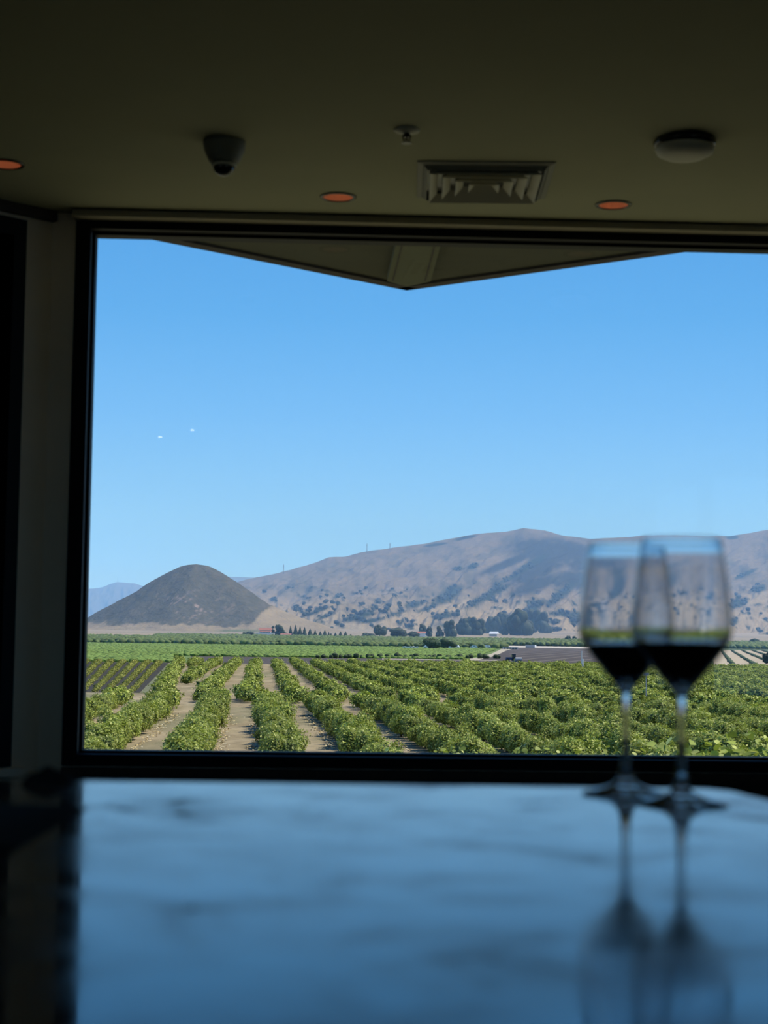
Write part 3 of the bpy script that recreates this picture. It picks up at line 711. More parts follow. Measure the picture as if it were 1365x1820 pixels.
# shrubs close under the window with broad leaves
SH = []
for i in range(4):
    V, Fs, Cc = bush_np(1.15, 1.15, 1.75, 3600, .085, 500 + i, hexa=True, up=.3, shoots=1)
    me = mesh_np('foliage', V, Fs, Cc); me.materials.append(M['leaf']); SH.append(me)
def topshrub(px, py, D, k):
    p = at(px, py, D); g_ = float(T(0, D)); h = p.z - g_
    rt = empty('broadleaf_shrub', (p.x, D, g_), random.random() * 6.28); s = h / 1.85; rt.scale = (max(s, .75), max(s, .75), s)
    return rt
SHP = [(608, 1333, 27, 'first from the near frame corner'), (668, 1336, 26, 'second from the near frame corner'), (735, 1334, 27, 'third'), (800, 1330, 26, 'fourth'), (868, 1332, 27, 'fifth'), (940, 1326, 26, 'sixth'), (1012, 1329, 27, 'seventh'), (1085, 1326, 26, 'eighth'), (1155, 1322, 27, 'ninth'), (1228, 1320, 24, 'tenth'), (1300, 1316, 22, 'eleventh'), (1366, 1312, 21, 'twelfth')]
for i, (px, py, D, w) in enumerate(SHP):
    rt = topshrub(px, py, D, i); tag(rt, f'broad-leaved green shrub peeking over the window bottom, {ORD[i]} from the left end of its row', 'shrub', 'broad-leaved shrubs just under the window')
    o = bpy.data.objects.new('foliage', SH[i % 4]); COL.objects.link(o); o.parent = rt
    o = bpy.data.objects.new('trunk', TRK); COL.objects.link(o); o.parent = rt; o.scale = (.7, .7, .9)

# low vine rows at the left, with dark strips on the ground beside them
lv = []; strips = []
rowx = lambda j, y: (-.1139 - .0072 * j) * y - 6.9
for j in range(16):
    for y in np.arange(yl0 - 4, yl1 - 4, .8):
        lv.append((rowx(j, y) - .0022 * y + rng.normal(0, .12), y, float(T(0, y))))
lv = np.array(lv); lt = []
for i in range(6):
    V, Fs, Cc = bush_np(1.05, 1.0, .95, 80, .24, 600 + i, core=ICO1, lumps=4); Cc = Cc * np.array((1.05, .92, .9)); lt.append((V, Fs, Cc))
scatter('low_vines', lv, rng.uniform(.8, 1.2, len(lv)) * (.45 + .55 * (lv[:, 1] - yl0) / (yl1 - yl0)), lt, 'leaf_far', 'low vine rows with dark strips between them in the far left block', 'vines')
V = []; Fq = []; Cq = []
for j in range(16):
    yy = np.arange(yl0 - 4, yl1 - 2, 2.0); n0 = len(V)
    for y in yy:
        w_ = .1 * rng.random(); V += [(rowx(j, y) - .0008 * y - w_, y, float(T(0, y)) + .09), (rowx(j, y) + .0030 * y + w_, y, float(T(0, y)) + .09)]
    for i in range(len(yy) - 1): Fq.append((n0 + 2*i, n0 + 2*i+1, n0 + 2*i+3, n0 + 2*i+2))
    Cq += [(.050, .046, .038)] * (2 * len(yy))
o = link('dark_strip_ground', mesh_np('dark_strip_ground', np.array(V), [np.array(Fq)], np.array(Cq)), M['soil']); tag(o, 'dark ground strips beside the low vine rows', None, None, 'structure')

# far vineyards: small plants beyond counting
def field_pts(y0, y1, xlo, xhi, dx, dy, slant=0, jit=.3):
    out = []
    for j, y in enumerate(np.arange(y0, y1, dy)):
        xs = np.arange(xlo(y) - (xlo(y) - slant * y) % dx, xhi(y), dx) + rng.normal(0, jit, 1)
        out.append(np.stack([xs + rng.normal(0, jit, len(xs)), np.full(len(xs), y) + rng.normal(0, jit, len(xs)), np.full(len(xs), float(T(0, y)))], 1))
    return np.concatenate(out)
def blob(seed, hz=1.0, col=LG, sub=ICO1, amp=.35):
    r = np.random.default_rng(seed); V, Fc = sub; V = V * (1 + amp * (r.random(len(V))[:, None] - .5) * 2); V = V * np.array((1, 1, hz)); V[:, 2] += hz * .75
    C = np.tile(col, (len(V), 1)) * (.7 + .6 * r.random((len(V), 1))); return V, [Fc], C
GF = np.array((.19, .28, .06))
gp = field_pts(yB + 9, yC, lambda y: -.27 * y, lambda y: float(rl(np.array([min(y, yD)]))[0]) - 3 if y < yD else .072 * y, 2.3, 3.4, .1)
gp = np.concatenate([gp, field_pts(465, yB + 9, lambda y: -.32 * y, lambda y: -.124 * y, 2.3, 3.4, .1)])

def clear(pts, spots):
    ok = np.ones(len(pts), bool)
    for x, y, r_, ry_ in spots: ok &= (((pts[:, 0] - x) / r_) ** 2 + ((pts[:, 1] - y) / ry_) ** 2) > 1
    return pts[ok]
SPOT = [(at(px, 1140, D).x, D, w * D / F * .62, w * D / F * .62) for px, D, w in ((768, 1010, 37), (796, 1040, 34), (1010, 1950, 16), (1021, 1950, 12), (1343, 1900, 24))]
SPOT += [(gnd(px, 1153.5).x, gnd(px, 1153.5).y, 4.5, 14) for px in (724, 737.5, 759, 766.5, 797, 803.5, 810.5, 842, 865, 872, 879)]
gp = clear(gp, SPOT)
scatter('vineyard_foliage', gp, rng.uniform(.9, 1.3, len(gp)), [blob(700 + i, .5, GF) for i in range(5)], 'leaf_far', 'smooth light green vineyard beyond the orchard', 'vines', .16)
up_ = field_pts(yC + 4, 1500, lambda y: -.27 * y, lambda y: .30 * y if y > yE + 8 else .072 * y, 5.2, 7.0, .35, .6)
up2 = field_pts(1500, 1990, lambda y: -.13 * y if y > 1650 else -.27 * y, lambda y: .30 * y, 6.5, 9.0, .35, .8)
upp = clear(np.concatenate([up_, up2]), SPOT)
scatter('upper_vineyard_foliage', upp, rng.uniform(1.8, 3.0, len(upp)), [blob(720 + i, .8, np.array((.115, .16, .048))) for i in range(6)], 'leaf_far', 'darker textured vine rows along the crest', 'vines', .3)
# dark little bushes edging the green field
for i, px in enumerate(np.linspace(566, 890, 34)):
    g_ = gnd(px, 1170.5 + (px - 720) * .004); V, Fs, Cc = blob(760 + i, 1.0, np.array((.05, .075, .035)), ICO2, .2)
    if i < 5:
        me = mesh_np('small_bush', V, Fs, Cc); me.materials.append(M['leaf_far']); SH.append(me)
    o = bpy.data.objects.new('small_bush', SH[4 + i % 5]); COL.objects.link(o); o.location = (g_.x + random.uniform(-1, 1), g_.y + 3, g_.z); s = random.uniform(.7, 1.25); o.scale = (s, s, s)
    tag(o, f'little dark bush edging the light green field, {ordw(34 - i)} counted from the dirt road', 'bush', 'little dark bushes edging the green field')

# thin dark vine rows on the pale field
yv_ = []
for k in range(-1, 9):
    for y in np.arange(ry0, ry1, 1.9):
        x = .194 * y + k * 7.5
        if .193 * y < x < .30 * y: yv_.append((x + rng.normal(0, .2), y, float(T(0, y)) + .08))
yv_ = np.array(yv_)
scatter('young_vines', yv_, rng.uniform(.45, .75, len(yv_)), [blob(780 + i, .8, np.array((.075, .11, .055))) for i in range(4)], 'leaf_far', 'thin dark young vine rows running down the pale field', 'vines')

# litter along the hedge feet
lt_ = []
for i in near:
    x, y, b, k, s = P[i]
    for sd in (-1, 1):
        for _ in range(26): lt_.append((x + sd * (1.2 + abs(rng.normal(0, .28))), y + rng.uniform(-1.4, 1.4)))
lt_ = np.array(lt_); n = len(lt_); C3 = np.stack([lt_[:, 0], lt_[:, 1], T(0, lt_[:, 1]) + .07], 1)
cl = np.where(rng.random((n, 1)) < .5, np.array((.72, .55, .26)), np.array((.62, .55, .38))) * rng.uniform(.7, 1.15, (n, 1))
Vl, Fl, Cl = leaves(C3, np.zeros((n, 3)), .16, np.clip(cl, 0, 1), up=2.2)
o = link('fallen_leaves', mesh_np('fallen_leaves', Vl, [Fl], Cl), M['debris']); tag(o, 'yellowish dry leaves lying along the feet of the hedges', 'leaves', None, 'stuff')

# ------------------------------------------------------------------ trees
def crown_np(w, h, kind, seed, col):
    """kind: round, tall (several stacked masses), cone"""
    r = np.random.default_rng(seed); Vs, Fs, Cs = [], [], []; n0 = 0
    lumps = {'round': 14, 'tall': 18, 'cone': 8}[kind]
    for i in range(lumps):
        t_ = (i + .5) / lumps
        if kind == 'cone': c = np.array((0, 0, h * (.12 + .80 * t_))); R_ = np.array((1, 1, 1.1)) * w * .5 * (1 - t_) ** .8 * .95 + .04 * w; R_[2] = max(R_[2], h * .1)
        elif kind == 'tall': c = np.array((r.uniform(-.42, .42) * w * (1.1 - .6 * t_), r.uniform(-.3, .3) * w, h * (.14 + .74 * t_))); R_ = w * r.uniform(.16, .34) * np.array((1, 1, 1.2)) * (1.1 - .3 * t_)
        else: a_ = r.random() * 6.28; q = r.random() ** .5 * .36; c = np.array((math.cos(a_) * q * w, math.sin(a_) * q * w, h * r.uniform(.3, .8 - .5 * q))); R_ = np.array((w * r.uniform(.13, .26),) * 2 + (h * r.uniform(.14, .26),))
        V, Fc = ICO3 if w > 12 else ICO2; V = V * (1 + .28 * (fbm(V[:, 0] * 2.3 + i * 7 + V[:, 2], V[:, 1] * 2.3 + seed, 5, 3)[:, None] - .5) * 2)
        V = V * R_ + c; V[:, 2] = np.maximum(V[:, 2], h * .02)
        Vs.append(V); Fs.append(Fc + n0); n0 += len(V); Cs.append(np.tile(col * r.uniform(.8, 1.15), (len(V), 1)))
    V = np.concatenate(Vs); nl = 1400; j = r.choice(len(V), nl); cen = V.mean(0); q = V[j] - cen; q /= np.linalg.norm(q, axis=1)[:, None] + 1e-9
    Vl, Fl, Cl = leaves(V[j] + q * w * .02, q, max(w * .06, .35), np.clip(np.tile(col, (nl, 1)) * r.uniform(.7, 1.5, (nl, 1)), 0, 1), .4, r)
    return np.concatenate([V, Vl]), [np.concatenate(Fs), Fl + n0], np.concatenate([np.concatenate(Cs), Cl])
TG = np.array((.055, .085, .035)); TB = np.array((.065, .085, .055)); TC = np.array((.06, .085, .05))
def tree(name, px, ptop, wpx, D, kind, label, group, col=TG, pbase=None):
    g_ = at(px, 1140, D); z0 = float(T(0, D)) if pbase is None else at(px, pbase, D).z
    h = at(px, ptop, D).z - z0; w = wpx / F * D
    rt = empty(name, (g_.x, D, z0)); tag(rt, label, 'tree', group)
    V, Fs, Cc = crown_np(w, h, kind, int(px * 7 + D), col)
    o = link('crown', mesh_np('crown', V, Fs, Cc), M['leaf_far'], rt)
    bm = bmesh.new(); tube(bm, (0, 0, -1), (0, 0, h * .45), w * .05 + .1, w * .03, 8); obj('trunk', bm, M['bark'], rt)
tree('leafy_tree', 768, 1133, 37, 1010, 'round', 'wide dark green tree beside the white vehicles, the larger of two', 'pair of dark trees in the vineyard', TG * 1.1)
tree('leafy_tree', 796, 1132, 34, 1040, 'round', 'wide dark green tree beside the white vehicles, the smaller of two', 'pair of dark trees in the vineyard', TG * 1.0)
tree('round_tree', 675, 1108, 24, 2300, 'round', 'tall round-topped dark tree, first big farm tree past the pointed line', 'trees by the distant farm', TB)
tree('round_tree', 708, 1114, 38, 2250, 'round', 'broad spreading dark tree between the tall round tree and the pink house', 'trees by the distant farm', TB)
tree('round_tree', 733, 1122, 24, 2200, 'round', 'low round tree just in front of the pink roofed house', 'trees by the distant farm', TB)
tree('round_tree', 655, 1124, 22, 2350, 'round', 'low dark tree at the end of the cypress line', 'trees by the distant farm', TB)
for px, pt, w, lb in ((751, 1109, 11, 'small dark tree directly behind the pink roofed house'), (763, 1113, 10, 'narrow tall eucalyptus, first of three past the pink house'), (782, 1112, 11, 'narrow tall eucalyptus, middle one of three past the pink house'), (798, 1103, 17, 'tall eucalyptus, last and highest of three past the pink house')):
    tree('eucalyptus_tree', px, pt, w * 1.15, 2600, 'tall', lb, 'eucalyptus trees under the hills', TB)
for px, pt, w, D, lb in ((822, 1100, 20, 3100, 'bushy eucalyptus at the far end of the grove, left of the white barn'), (837, 1098, 20, 3150, 'bushy eucalyptus second in the grove left of the white barn'), (852, 1102, 18, 3100, 'bushy eucalyptus close to the pole by the white barn'), (876, 1097, 24, 3750, 'tall eucalyptus rising straight behind the white barn'), (892, 1090, 26, 3760, 'tall eucalyptus rising just beside the white barn roof'), (908, 1098, 26, 3300, 'eucalyptus between the barn and the highest tree'), (923, 1084, 28, 3200, 'highest eucalyptus of the grove beyond the white barn'), (937, 1102, 22, 3250, 'lower eucalyptus leaning on the highest tree'), (948, 1084, 26, 4100, 'big eucalyptus on the slope behind the grove'), (964, 1090, 24, 4000, 'last big eucalyptus on the slope at the end of the grove')):
    tree('eucalyptus_tree', px, pt, w * 1.15, D, 'tall', lb, 'eucalyptus trees under the hills', TB)
tree('round_tree', 1010, 1128, 12, 1950, 'round', 'small dark round tree on the crest, the wider of two', 'two small trees on the crest', TG)
tree('round_tree', 1021, 1129, 8, 1950, 'round', 'small dark round tree on the crest, the narrower of two', 'two small trees on the crest', TG)
tree('round_tree', 1343, 1134, 22, 1900, 'round', 'low dark tree standing on the vineyard crest past the glasses', 'lone crest tree', TG)
tree('dark_tree', 1366, 1156, 24, 560, 'round', 'dark round tree cut by the picture edge beside the pale field', 'tree by the pale field', np.array((.02, .033, .022)))
CY = [(516, 1111, 7), (525, 1110, 9), (533, 1113, 8), (541, 1114, 8), (551, 1117, 9), (560, 1120, 7), (569, 1122, 7), (577, 1120, 8), (584, 1123, 5), (588, 1125, 5), (596, 1124, 6), (605, 1122, 7), (614, 1122, 7), (623, 1127, 6), (632, 1130, 5)]
for i, (px, pt, w) in enumerate(CY):
    tree('conifer_tree', px, pt, w + 1, 2100, 'cone', f'small pointed dark tree, {ORD[i]} in the line counted from the villa', 'line of pointed trees beside the villa', TC, )
for px, pt, w, kd, lb in ((496, 1110, 14, 'tall', 'tall dark tree standing directly beside the red roofed villa'), (484, 1112, 8, 'tall', 'thin dark tree rising behind the red roofed villa'), (474, 1113, 9, 'round', 'small round tree behind the villa roof'), (444, 1121, 14, 'round', 'bushy tree in front of the hill, first before the villa'), (435, 1122, 12, 'round', 'bushy low tree at the vineyard edge left of the villa'), (507, 1122, 12, 'round', 'low tree between the tall dark tree and the pointed line')):
    tree('villa_tree', px, pt, w, 2150, kd, lb, 'trees around the villa', TC)

# ------------------------------------------------------------------ buildings, vehicles, poles
def gable(bm, x0, x1, y0, y1, z0, z1):
    a = [bm.verts.new(p) for p in ((x0, y0, z0), (x1, y0, z0), (x1, y1, z0), (x0, y1, z0), (x0, (y0+y1)/2, z1), (x1, (y0+y1)/2, z1))]
    for f in ((0, 1, 5, 4), (2, 3, 4, 5), (0, 4, 3), (1, 2, 5), (3, 2, 1, 0)): bm.faces.new([a[i] for i in f])
# villa
D = 2080; p = at(471, 1132, D); k = D / F
v = empty('villa', (p.x, D, float(T(0, D)))); tag(v, 'white walled villa with red tiled roofs beside the cone shaped hill', 'house')
zb_ = at(471, 1128, D).z - v.location.z; zz0 = 0
bm = bmesh.new(); bx(bm, -10*k, 10*k, 0, 9, zz0, 8*k + zb_); bx(bm, -17*k, 17*k, -6, 0, zz0, 3.4*k + zb_); obj('wall', bm, M['white_paint'], v)
bm = bmesh.new(); gable(bm, -11.5*k, 11.5*k, -1.5, 10, 8*k + zb_, 12*k + zb_); gable(bm, -9*k, 12*k, -4, 0, 5.4*k + zb_, 7*k + zb_); obj('roof', bm, M['roof_red'], v)
for i in range(5):
    bm = bmesh.new(); bx(bm, (-8 + i*3.6)*k, (-6.3 + i*3.6)*k, -.1, .1, 4*k + zb_, 6*k + zb_); obj('window', bm, M['window_dark'], v)
p = at(508, 1131, D); v = empty('outbuilding', (p.x, D, float(T(0, D)))); tag(v, 'low white outbuilding with a red roof next to the villa trees', 'building'); zb_ = at(508, 1130, D).z - v.location.z
bm = bmesh.new(); bx(bm, -9*k, 9*k, 0, 6, 0, 2.4*k + zb_); obj('wall', bm, M['white_paint'], v)
bm = bmesh.new(); gable(bm, -9.8*k, 9.8*k, -1, 7, 2.3*k + zb_, 4*k + zb_); obj('roof', bm, M['roof_red'], v)
# barn
D = 2900; k = D / F; p = at(878, 1128, D); v = empty('barn', (p.x, D, float(T(0, D))), math.radians(-28)); tag(v, 'barn with a bright white roof in front of the eucalyptus grove', 'barn')
zb_ = at(878, 1130, D).z - v.location.z
bm = bmesh.new(); bx(bm, -7.5*k, 7.5*k, -4*k, 4*k, 0, 3.4*k + zb_); obj('wall', bm, mat('barn_wall', (.48, .42, .38), .8), v)
bm = bmesh.new(); gable(bm, -8*k, 8*k, -4.6*k, 4.6*k, 3.4*k + zb_, 7.6*k + zb_); obj('roof', bm, M['roof_white'], v)
D = 2450; k = D / F; p = at(748, 1128, D); v = empty('farmhouse', (p.x, D, float(T(0, D))), math.radians(20)); tag(v, 'farmhouse with a dull pink roof among the farm trees', 'house'); zb_ = at(748, 1128.5, D).z - v.location.z
bm = bmesh.new(); bx(bm, -8*k, 8*k, -3*k, 3*k, 0, 3*k + zb_); obj('wall', bm, M['white_paint'], v)
bm = bmesh.new(); gable(bm, -9*k, 9*k, -3.6*k, 3.6*k, 3*k + zb_, 6*k + zb_); obj('roof', bm, M['roof_red'], v)
# white container and low teal shed
g_ = gnd(945, 1151.5); D = g_.y; k = D / F
v = empty('container', (at(944, 1151, D).x, D + 2, g_.z), math.radians(-30)); tag(v, 'white box trailer, shaded side and sunlit end painted in, on the road above the tilled field', 'container')
bm = bmesh.new(); bx(bm, -9*k, 9*k, -3*k, 3*k, .35*k, 5.2*k); obj('body', bm, M['grey_metal'], v)  # grey paints in the shade on the white box's long side
bm = bmesh.new(); bx(bm, 9*k, 9.15*k, -2.9*k, 2.9*k, .5*k, 5.1*k); obj('lit_end', bm, M['roof_white'], v)  # white plate paints in the sunlit end of the box
bm = bmesh.new(); bx(bm, -8.5*k, 8.5*k, -2.6*k, 2.6*k, 0, .35*k); obj('chassis', bm, M['rubber'], v)
g_ = gnd(907, 1154); D = g_.y; k = D / F
v = empty('equipment_shed', (at(907, 1153, D).x, D + 2, g_.z)); tag(v, 'long low teal and white open shed beside the bend in the dirt road', 'shed')
bm = bmesh.new(); bx(bm, -13.5*k, 13.5*k, -2, 2, 3.0*k, 3.6*k); obj('roof', bm, mat('shed_roof', (.25, .36, .37), .6), v)
bm = bmesh.new(); bx(bm, -13*k, 13*k, 1.4, 1.8, 0, 3*k); obj('back_wall', bm, M['teal'], v)
for i in range(6):
    bm = bmesh.new(); bx(bm, (-13 + i*5.1)*k, (-12.2 + i*5.1)*k, -1.9, -1.5, 0, 3*k); obj('post', bm, M['white_paint'], v)
# parked white vehicles
def car(px, py, L, rz, label, h=1.9):
    g_ = gnd(px, py); v = empty('parked_car', (g_.x, g_.y, g_.z + .35), rz); tag(v, label, 'vehicle', 'white vehicles parked in the vineyard')
    bm = bmesh.new(); w = 1.0
    prof = [(-L/2, .45), (-L/2, 1.15), (-L*.30, 1.25), (-L*.2, h), (L*.32, h), (L*.45, 1.2), (L/2, 1.1), (L/2, .45)]
    a = [bm.verts.new((x, -w, z)) for x, z in prof]; b = [bm.verts.new((x, w, z)) for x, z in prof]; n = len(prof)
    bm.faces.new(a); bm.faces.new(b[::-1])
    for i in range(n): bm.faces.new((a[i], a[(i+1)%n], b[(i+1)%n], b[i]))
    obj('body', bm, M['roof_white'], v)
    bm = bmesh.new(); bx(bm, -L*.12, L*.24, -w-.02, w+.02, 1.35, h - .25); obj('window', bm, M['window_dark'], v)
    for sx in (-.3, .3):
        for sy in (-1, 1):
            bm = bmesh.new(); tube(bm, (sx*L, sy*.78, .38), (sx*L, sy*1.02, .38), .38, n=16); obj('wheel', bm, M['rubber'], v)
for px, py, L, rz, lb in ((724, 1153.5, 6.0, .1, 'flat white trailer lying in the vines, farthest from the trees'), (737.5, 1153.5, 3.6, .3, 'small white car at the end of the flat trailer'), (759, 1153.5, 4.8, .2, 'white car under the first of the two dark trees'), (766.5, 1154, 4.2, -.2, 'white car nosed against the dark tree trunks'), (797, 1153.5, 5.0, .1, 'white van in front of the second dark tree'), (803.5, 1153, 5.2, .5, 'large white van, brightest of the group by the second dark tree'), (810.5, 1153, 4.6, -.2, 'white pickup at the outer edge of the second dark tree'), (842, 1153.5, 4.6, 0, 'lone white vehicle between the trees and the shed'), (865, 1153, 5.0, .3, 'cream vehicle first of three near the teal shed'), (872, 1153, 4.6, -.1, 'cream vehicle middle of three near the teal shed'), (879, 1153, 4.6, .2, 'cream vehicle closest to the teal shed')):
    car(px, py, L, rz, lb, 2.3 if 'van' in lb else (1.35 if 'flat' in lb else 1.9))
# tractor
g_ = gnd(911, 1177.5); v = empty('tractor', (g_.x, g_.y, g_.z + .08), math.pi + .1); tag(v, 'blue tractor with yellow wheel rims crossing the dark tilled field', 'tractor')
bm = bmesh.new(); bx(bm, .2, 2.3, -.45, .45, .85, 1.65); bx(bm, -.9, .3, -.55, .55, .8, 1.5); obj('body', bm, M['tractor'], v)
bm = bmesh.new(); bx(bm, -.95, .25, -.65, .65, 1.5, 2.6); obj('cab', bm, M['window_dark'], v)
bm = bmesh.new(); bx(bm, -1.05, .35, -.75, .75, 2.6, 2.75); obj('roof', bm, M['tractor'], v)
for x, r_, nm in ((-.6, .85, 'wheel'), (1.8, .6, 'wheel')):
    for sy in (-1, 1):
        bm = bmesh.new(); tube(bm, (x, sy*.6, r_), (x, sy*1.05, r_), r_, n=24); w_ = obj(nm, bm, M['rubber'], v)
        bm = bmesh.new(); tube(bm, (x, sy*1.04, r_), (x, sy*1.08, r_), r_*.55, n=20); obj('rim', bm, M['yellow'], w_)
g2 = gnd(921.5, 1178); v = empty('spray_trailer', (g2.x, g2.y, g2.z + .08), .1); tag(v, 'pale implement towed behind the blue tractor', 'trailer')
bm = bmesh.new(); tube(bm, (-1.1, 0, 1.1), (1.1, 0, 1.1), .6, n=20); obj('tank', bm, M['grey_metal'], v)
bm = bmesh.new(); bx(bm, -2.2, 1.3, -.4, .4, .4, .55); obj('frame', bm, M['grey_metal'], v)
for sy in (-1, 1):
    bm = bmesh.new(); tube(bm, (.2, sy*.6, .4), (.2, sy*.85, .4), .4, n=16); obj('wheel', bm, M['rubber'], v)
# poles
def pole(name, px, ptop, D, r_, label, mt, head=False, cat='pole'):
    t_ = at(px, ptop, D); z0 = float(T(0, D)); rt = empty(name, (t_.x, D, z0)); tag(rt, label, cat)
    bm = bmesh.new(); tube(bm, (0, 0, 0), (0, 0, t_.z - z0), r_, n=8); obj('pole', bm, M[mt], rt)
    if head:
        bm = bmesh.new(); bx(bm, -.28, .28, -.2, .2, t_.z - z0 - .1, t_.z - z0 + .22); obj('sensor_box', bm, M['grey_metal'], rt)
pole('weather_pole', 1148.5, 1199, 190, .055, 'thin grey pole with a small box on top among the bushes between the glasses', 'grey_metal', True)
pole('marker_post', 1036, 1171, 420, .2, 'short white post at the orchard edge beside the first glass', 'white_paint')
pole('marker_post', 1034, 1157, 440, .10, 'thin tall white post just behind the short white one', 'white_paint')
pole('marker_post', 536, 1141, 1150, .5, 'lone white post standing in the upper vineyard', 'white_paint')

# ------------------------------------------------------------------ hills
def grid_mesh(name, X, Y, Z, Cc, mt, label):
    nr, nc = X.shape; idx = np.arange(nr * nc).reshape(nr, nc)
    Fq = np.stack([idx[:-1, :-1], idx[:-1, 1:], idx[1:, 1:], idx[1:, :-1]], -1).reshape(-1, 4)
    me = mesh_np(name, np.stack([X, Y, Z], -1).reshape(-1, 3), [Fq], np.clip(Cc, 0, 1).reshape(-1, 3))
    me.polygons.foreach_set('use_smooth', np.ones(len(me.polygons), bool))
    o = link(name, me, M[mt]); tag(o, label, None, None, 'structure'); return o
ell = lambda U, Vv, cx, cy, rx, ry, an: np.exp(-((((U - cx) * math.cos(math.radians(an)) + (Vv - cy) * math.sin(math.radians(an))) / rx) ** 2 + ((-(U - cx) * math.sin(math.radians(an)) + (Vv - cy) * math.cos(math.radians(an))) / ry) ** 2) ** 1.5)
# long range
RU = [60, 300, 400, 430, 480, 520, 560, 585, 615, 640, 700, 760, 800, 850, 900, 932, 970, 1000, 1050, 1100, 1150, 1200, 1260, 1300, 1330, 1365, 1450, 1600, 1800, 2300]
RV = [1130, 1090, 1042, 1032, 1022, 1012, 1000, 990, 989, 982, 973, 965, 957, 948, 944, 938, 942, 951, 957, 955, 951, 950, 952, 952, 947, 941, 930, 925, 950, 1040]
uu = np.arange(330, 2300, 2.6); tt = np.linspace(0, 1.12, 200)
Ug, Tg = np.meshgrid(uu, tt)
ridge = np.interp(Ug, RU, RV) + 1.5 * (fbm(Ug / 14, Ug * 0, 4) - .5) - hor(Ug)      # px relative to the horizon, negative up
Dg = 4400 + 3600 * Tg
e0 = 14.0
prof = np.clip(Tg, 0, 1); prof = .55 * prof + .45 * prof ** 2
e = e0 + (-ridge - e0) * prof
z = e / F * Dg
Vg = hor(Ug) - e
def ridged(x, y, s, o=4): return 1 - np.abs(fbm(x, y, s, o) * 2 - 1) * 1.6
a_ = math.radians(-24)
Xa = (Ug * math.cos(a_) + Vg * math.sin(a_)); Ya = (-Ug * math.sin(a_) + Vg * math.cos(a_))
# spurs and gullies running down towards the left
wx = 14 * (fbm(Ug / 60, Vg / 60, 51) - .5)
rel = (ridged((Xa + wx) / 150, (Ya + wx) / 34, 61) - .5) * 85 + (ridged(Xa / 46, Ya / 15, 67, 4) - .5) * 42 + (fbm(Ug / 9, Vg / 6, 71) - .5) * 14
win_ = np.clip(Tg / .10, 0, 1) * np.clip((1.0 - Tg) / .16, 0, 1)
z = z + rel * win_ * np.interp(Tg, [0, .45, .8], [1, .8, .4])
z = np.where(Tg > 1, z - (Tg - 1) * 2600, z)
Xw = (Ug - 682.5) / F * Dg
U2, V2 = pxy(Xw, Dg, z + CZ)
GR = np.array((.19, .155, .11)); GL = np.array((.31, .25, .16)); SCR = np.array((.085, .082, .055)); GRV = np.array((.022, .034, .020)); RK = np.array((.30, .27, .26))
low = np.clip((V2 - 1045) / 50, 0, 1)
c = mixc(GR, GL, low * 1.0 * np.clip(fbm(Ug / 50, Vg / 18, 81) * 1.8, 0, 1))
n_s = fbm(U2 / 22, V2 / 11, 83); c = mixc(c, SCR, np.clip((n_s - .47) * 4, 0, 1) * (1 - .8 * low) * .65)
for q_ in ((765, 1094, 80, 12, -20), (880, 1092, 60, 13, -8), (1345, 1108, 80, 28, 0), (650, 1112, 50, 10, -10), (855, 1070, 36, 5, -24), (1010, 1118, 80, 14, 0), (1350, 1062, 40, 12, -10), (1190, 1110, 100, 24, 0)):
    c = mixc(c, GL * 1.05, np.clip(ell(U2, V2, *q_) * 1.4 * (.5 + fbm(U2 / 20, V2 / 9, 85)), 0, 1) * .8)
c = mixc(c, RK, np.clip(ell(U2, V2, 694, 1049, 44, 8, -14) * (vn(U2 / 3, V2 / 2, 5) > .6) * 1.0, 0, 1) * .5)
dk = np.zeros_like(Ug)
for q_ in ((638, 1096, 30, 8, -14), (734, 1075, 16, 7, -10), (797, 1057, 30, 12, -32), (761, 1080, 24, 4, -22), (865, 1060, 46, 8, -27), (841, 1006, 12, 5, -20), (814, 1011, 12, 3, 0), (945, 1002, 34, 7, -30), (949, 1078, 24, 9, -30), (995, 1058, 36, 9, -38), (1003, 1091, 32, 6, 0), (1022, 1102, 11, 9, 0), (1325, 1020, 24, 4, -25), (1312, 1072, 20, 8, -20), (1350, 1046, 15, 7, -10), (1302, 1104, 10, 8, 0), (1300, 955, 13, 4, 0), (774, 968, 22, 2.5, -8), (826, 956, 26, 3, -12), (660, 1103, 26, 4, -10), (700, 1092, 30, 3, -18), (580, 1094, 18, 4, -25), (790, 1094, 26, 6, -10), (600, 1060, 10, 3, -20), (1090, 1060, 40, 10, -30), (1200, 1040, 40, 10, -30), (560, 1088, 30, 3, -20), (1060, 1030, 24, 5, -30), (905, 1028, 40, 4, -28), (985, 1105, 12, 5, 0)):
    dk = np.maximum(dk, np.clip(ell(U2, V2, *q_) * 2.0 * (.35 + 1.1 * fbm(U2 / 6, V2 / 4, 91)) - .35, 0, 1))
dk = np.maximum(dk, .9 * np.clip((fbm(U2 / 10, V2 / 5, 95) - .60) * 9, 0, 1) * np.clip((V2 - 1020) / 40, 0, 1))
scr = np.zeros_like(Ug)
for q_ in ((990, 980, 85, 22, 6), (960, 1010, 60, 16, -25), (1060, 1000, 60, 26, 10), (905, 1000, 60, 7, -22), (1030, 1030, 60, 16, 0), (950, 1040, 40, 12, -20)):
    scr = np.maximum(scr, np.clip(ell(U2, V2, *q_) * 1.6 * (.3 + 1.2 * fbm(U2 / 8, V2 / 5, 97)), 0, 1))
c = mixc(c, SCR * .35, np.clip(scr * 1.1, 0, 1)); c = mixc(c, GRV, np.clip(dk * 1.2, 0, 1)); c = c * (.72 + .34 * vn(U2 / 2.2, V2 / 1.3, 99)[..., None] + .22 * fbm(U2 / 12, V2 / 6, 98)[..., None])
grid_mesh('mountains', Xw, Dg, z + CZ, c, 'hill', 'long dry mountain range with dark oak groves')
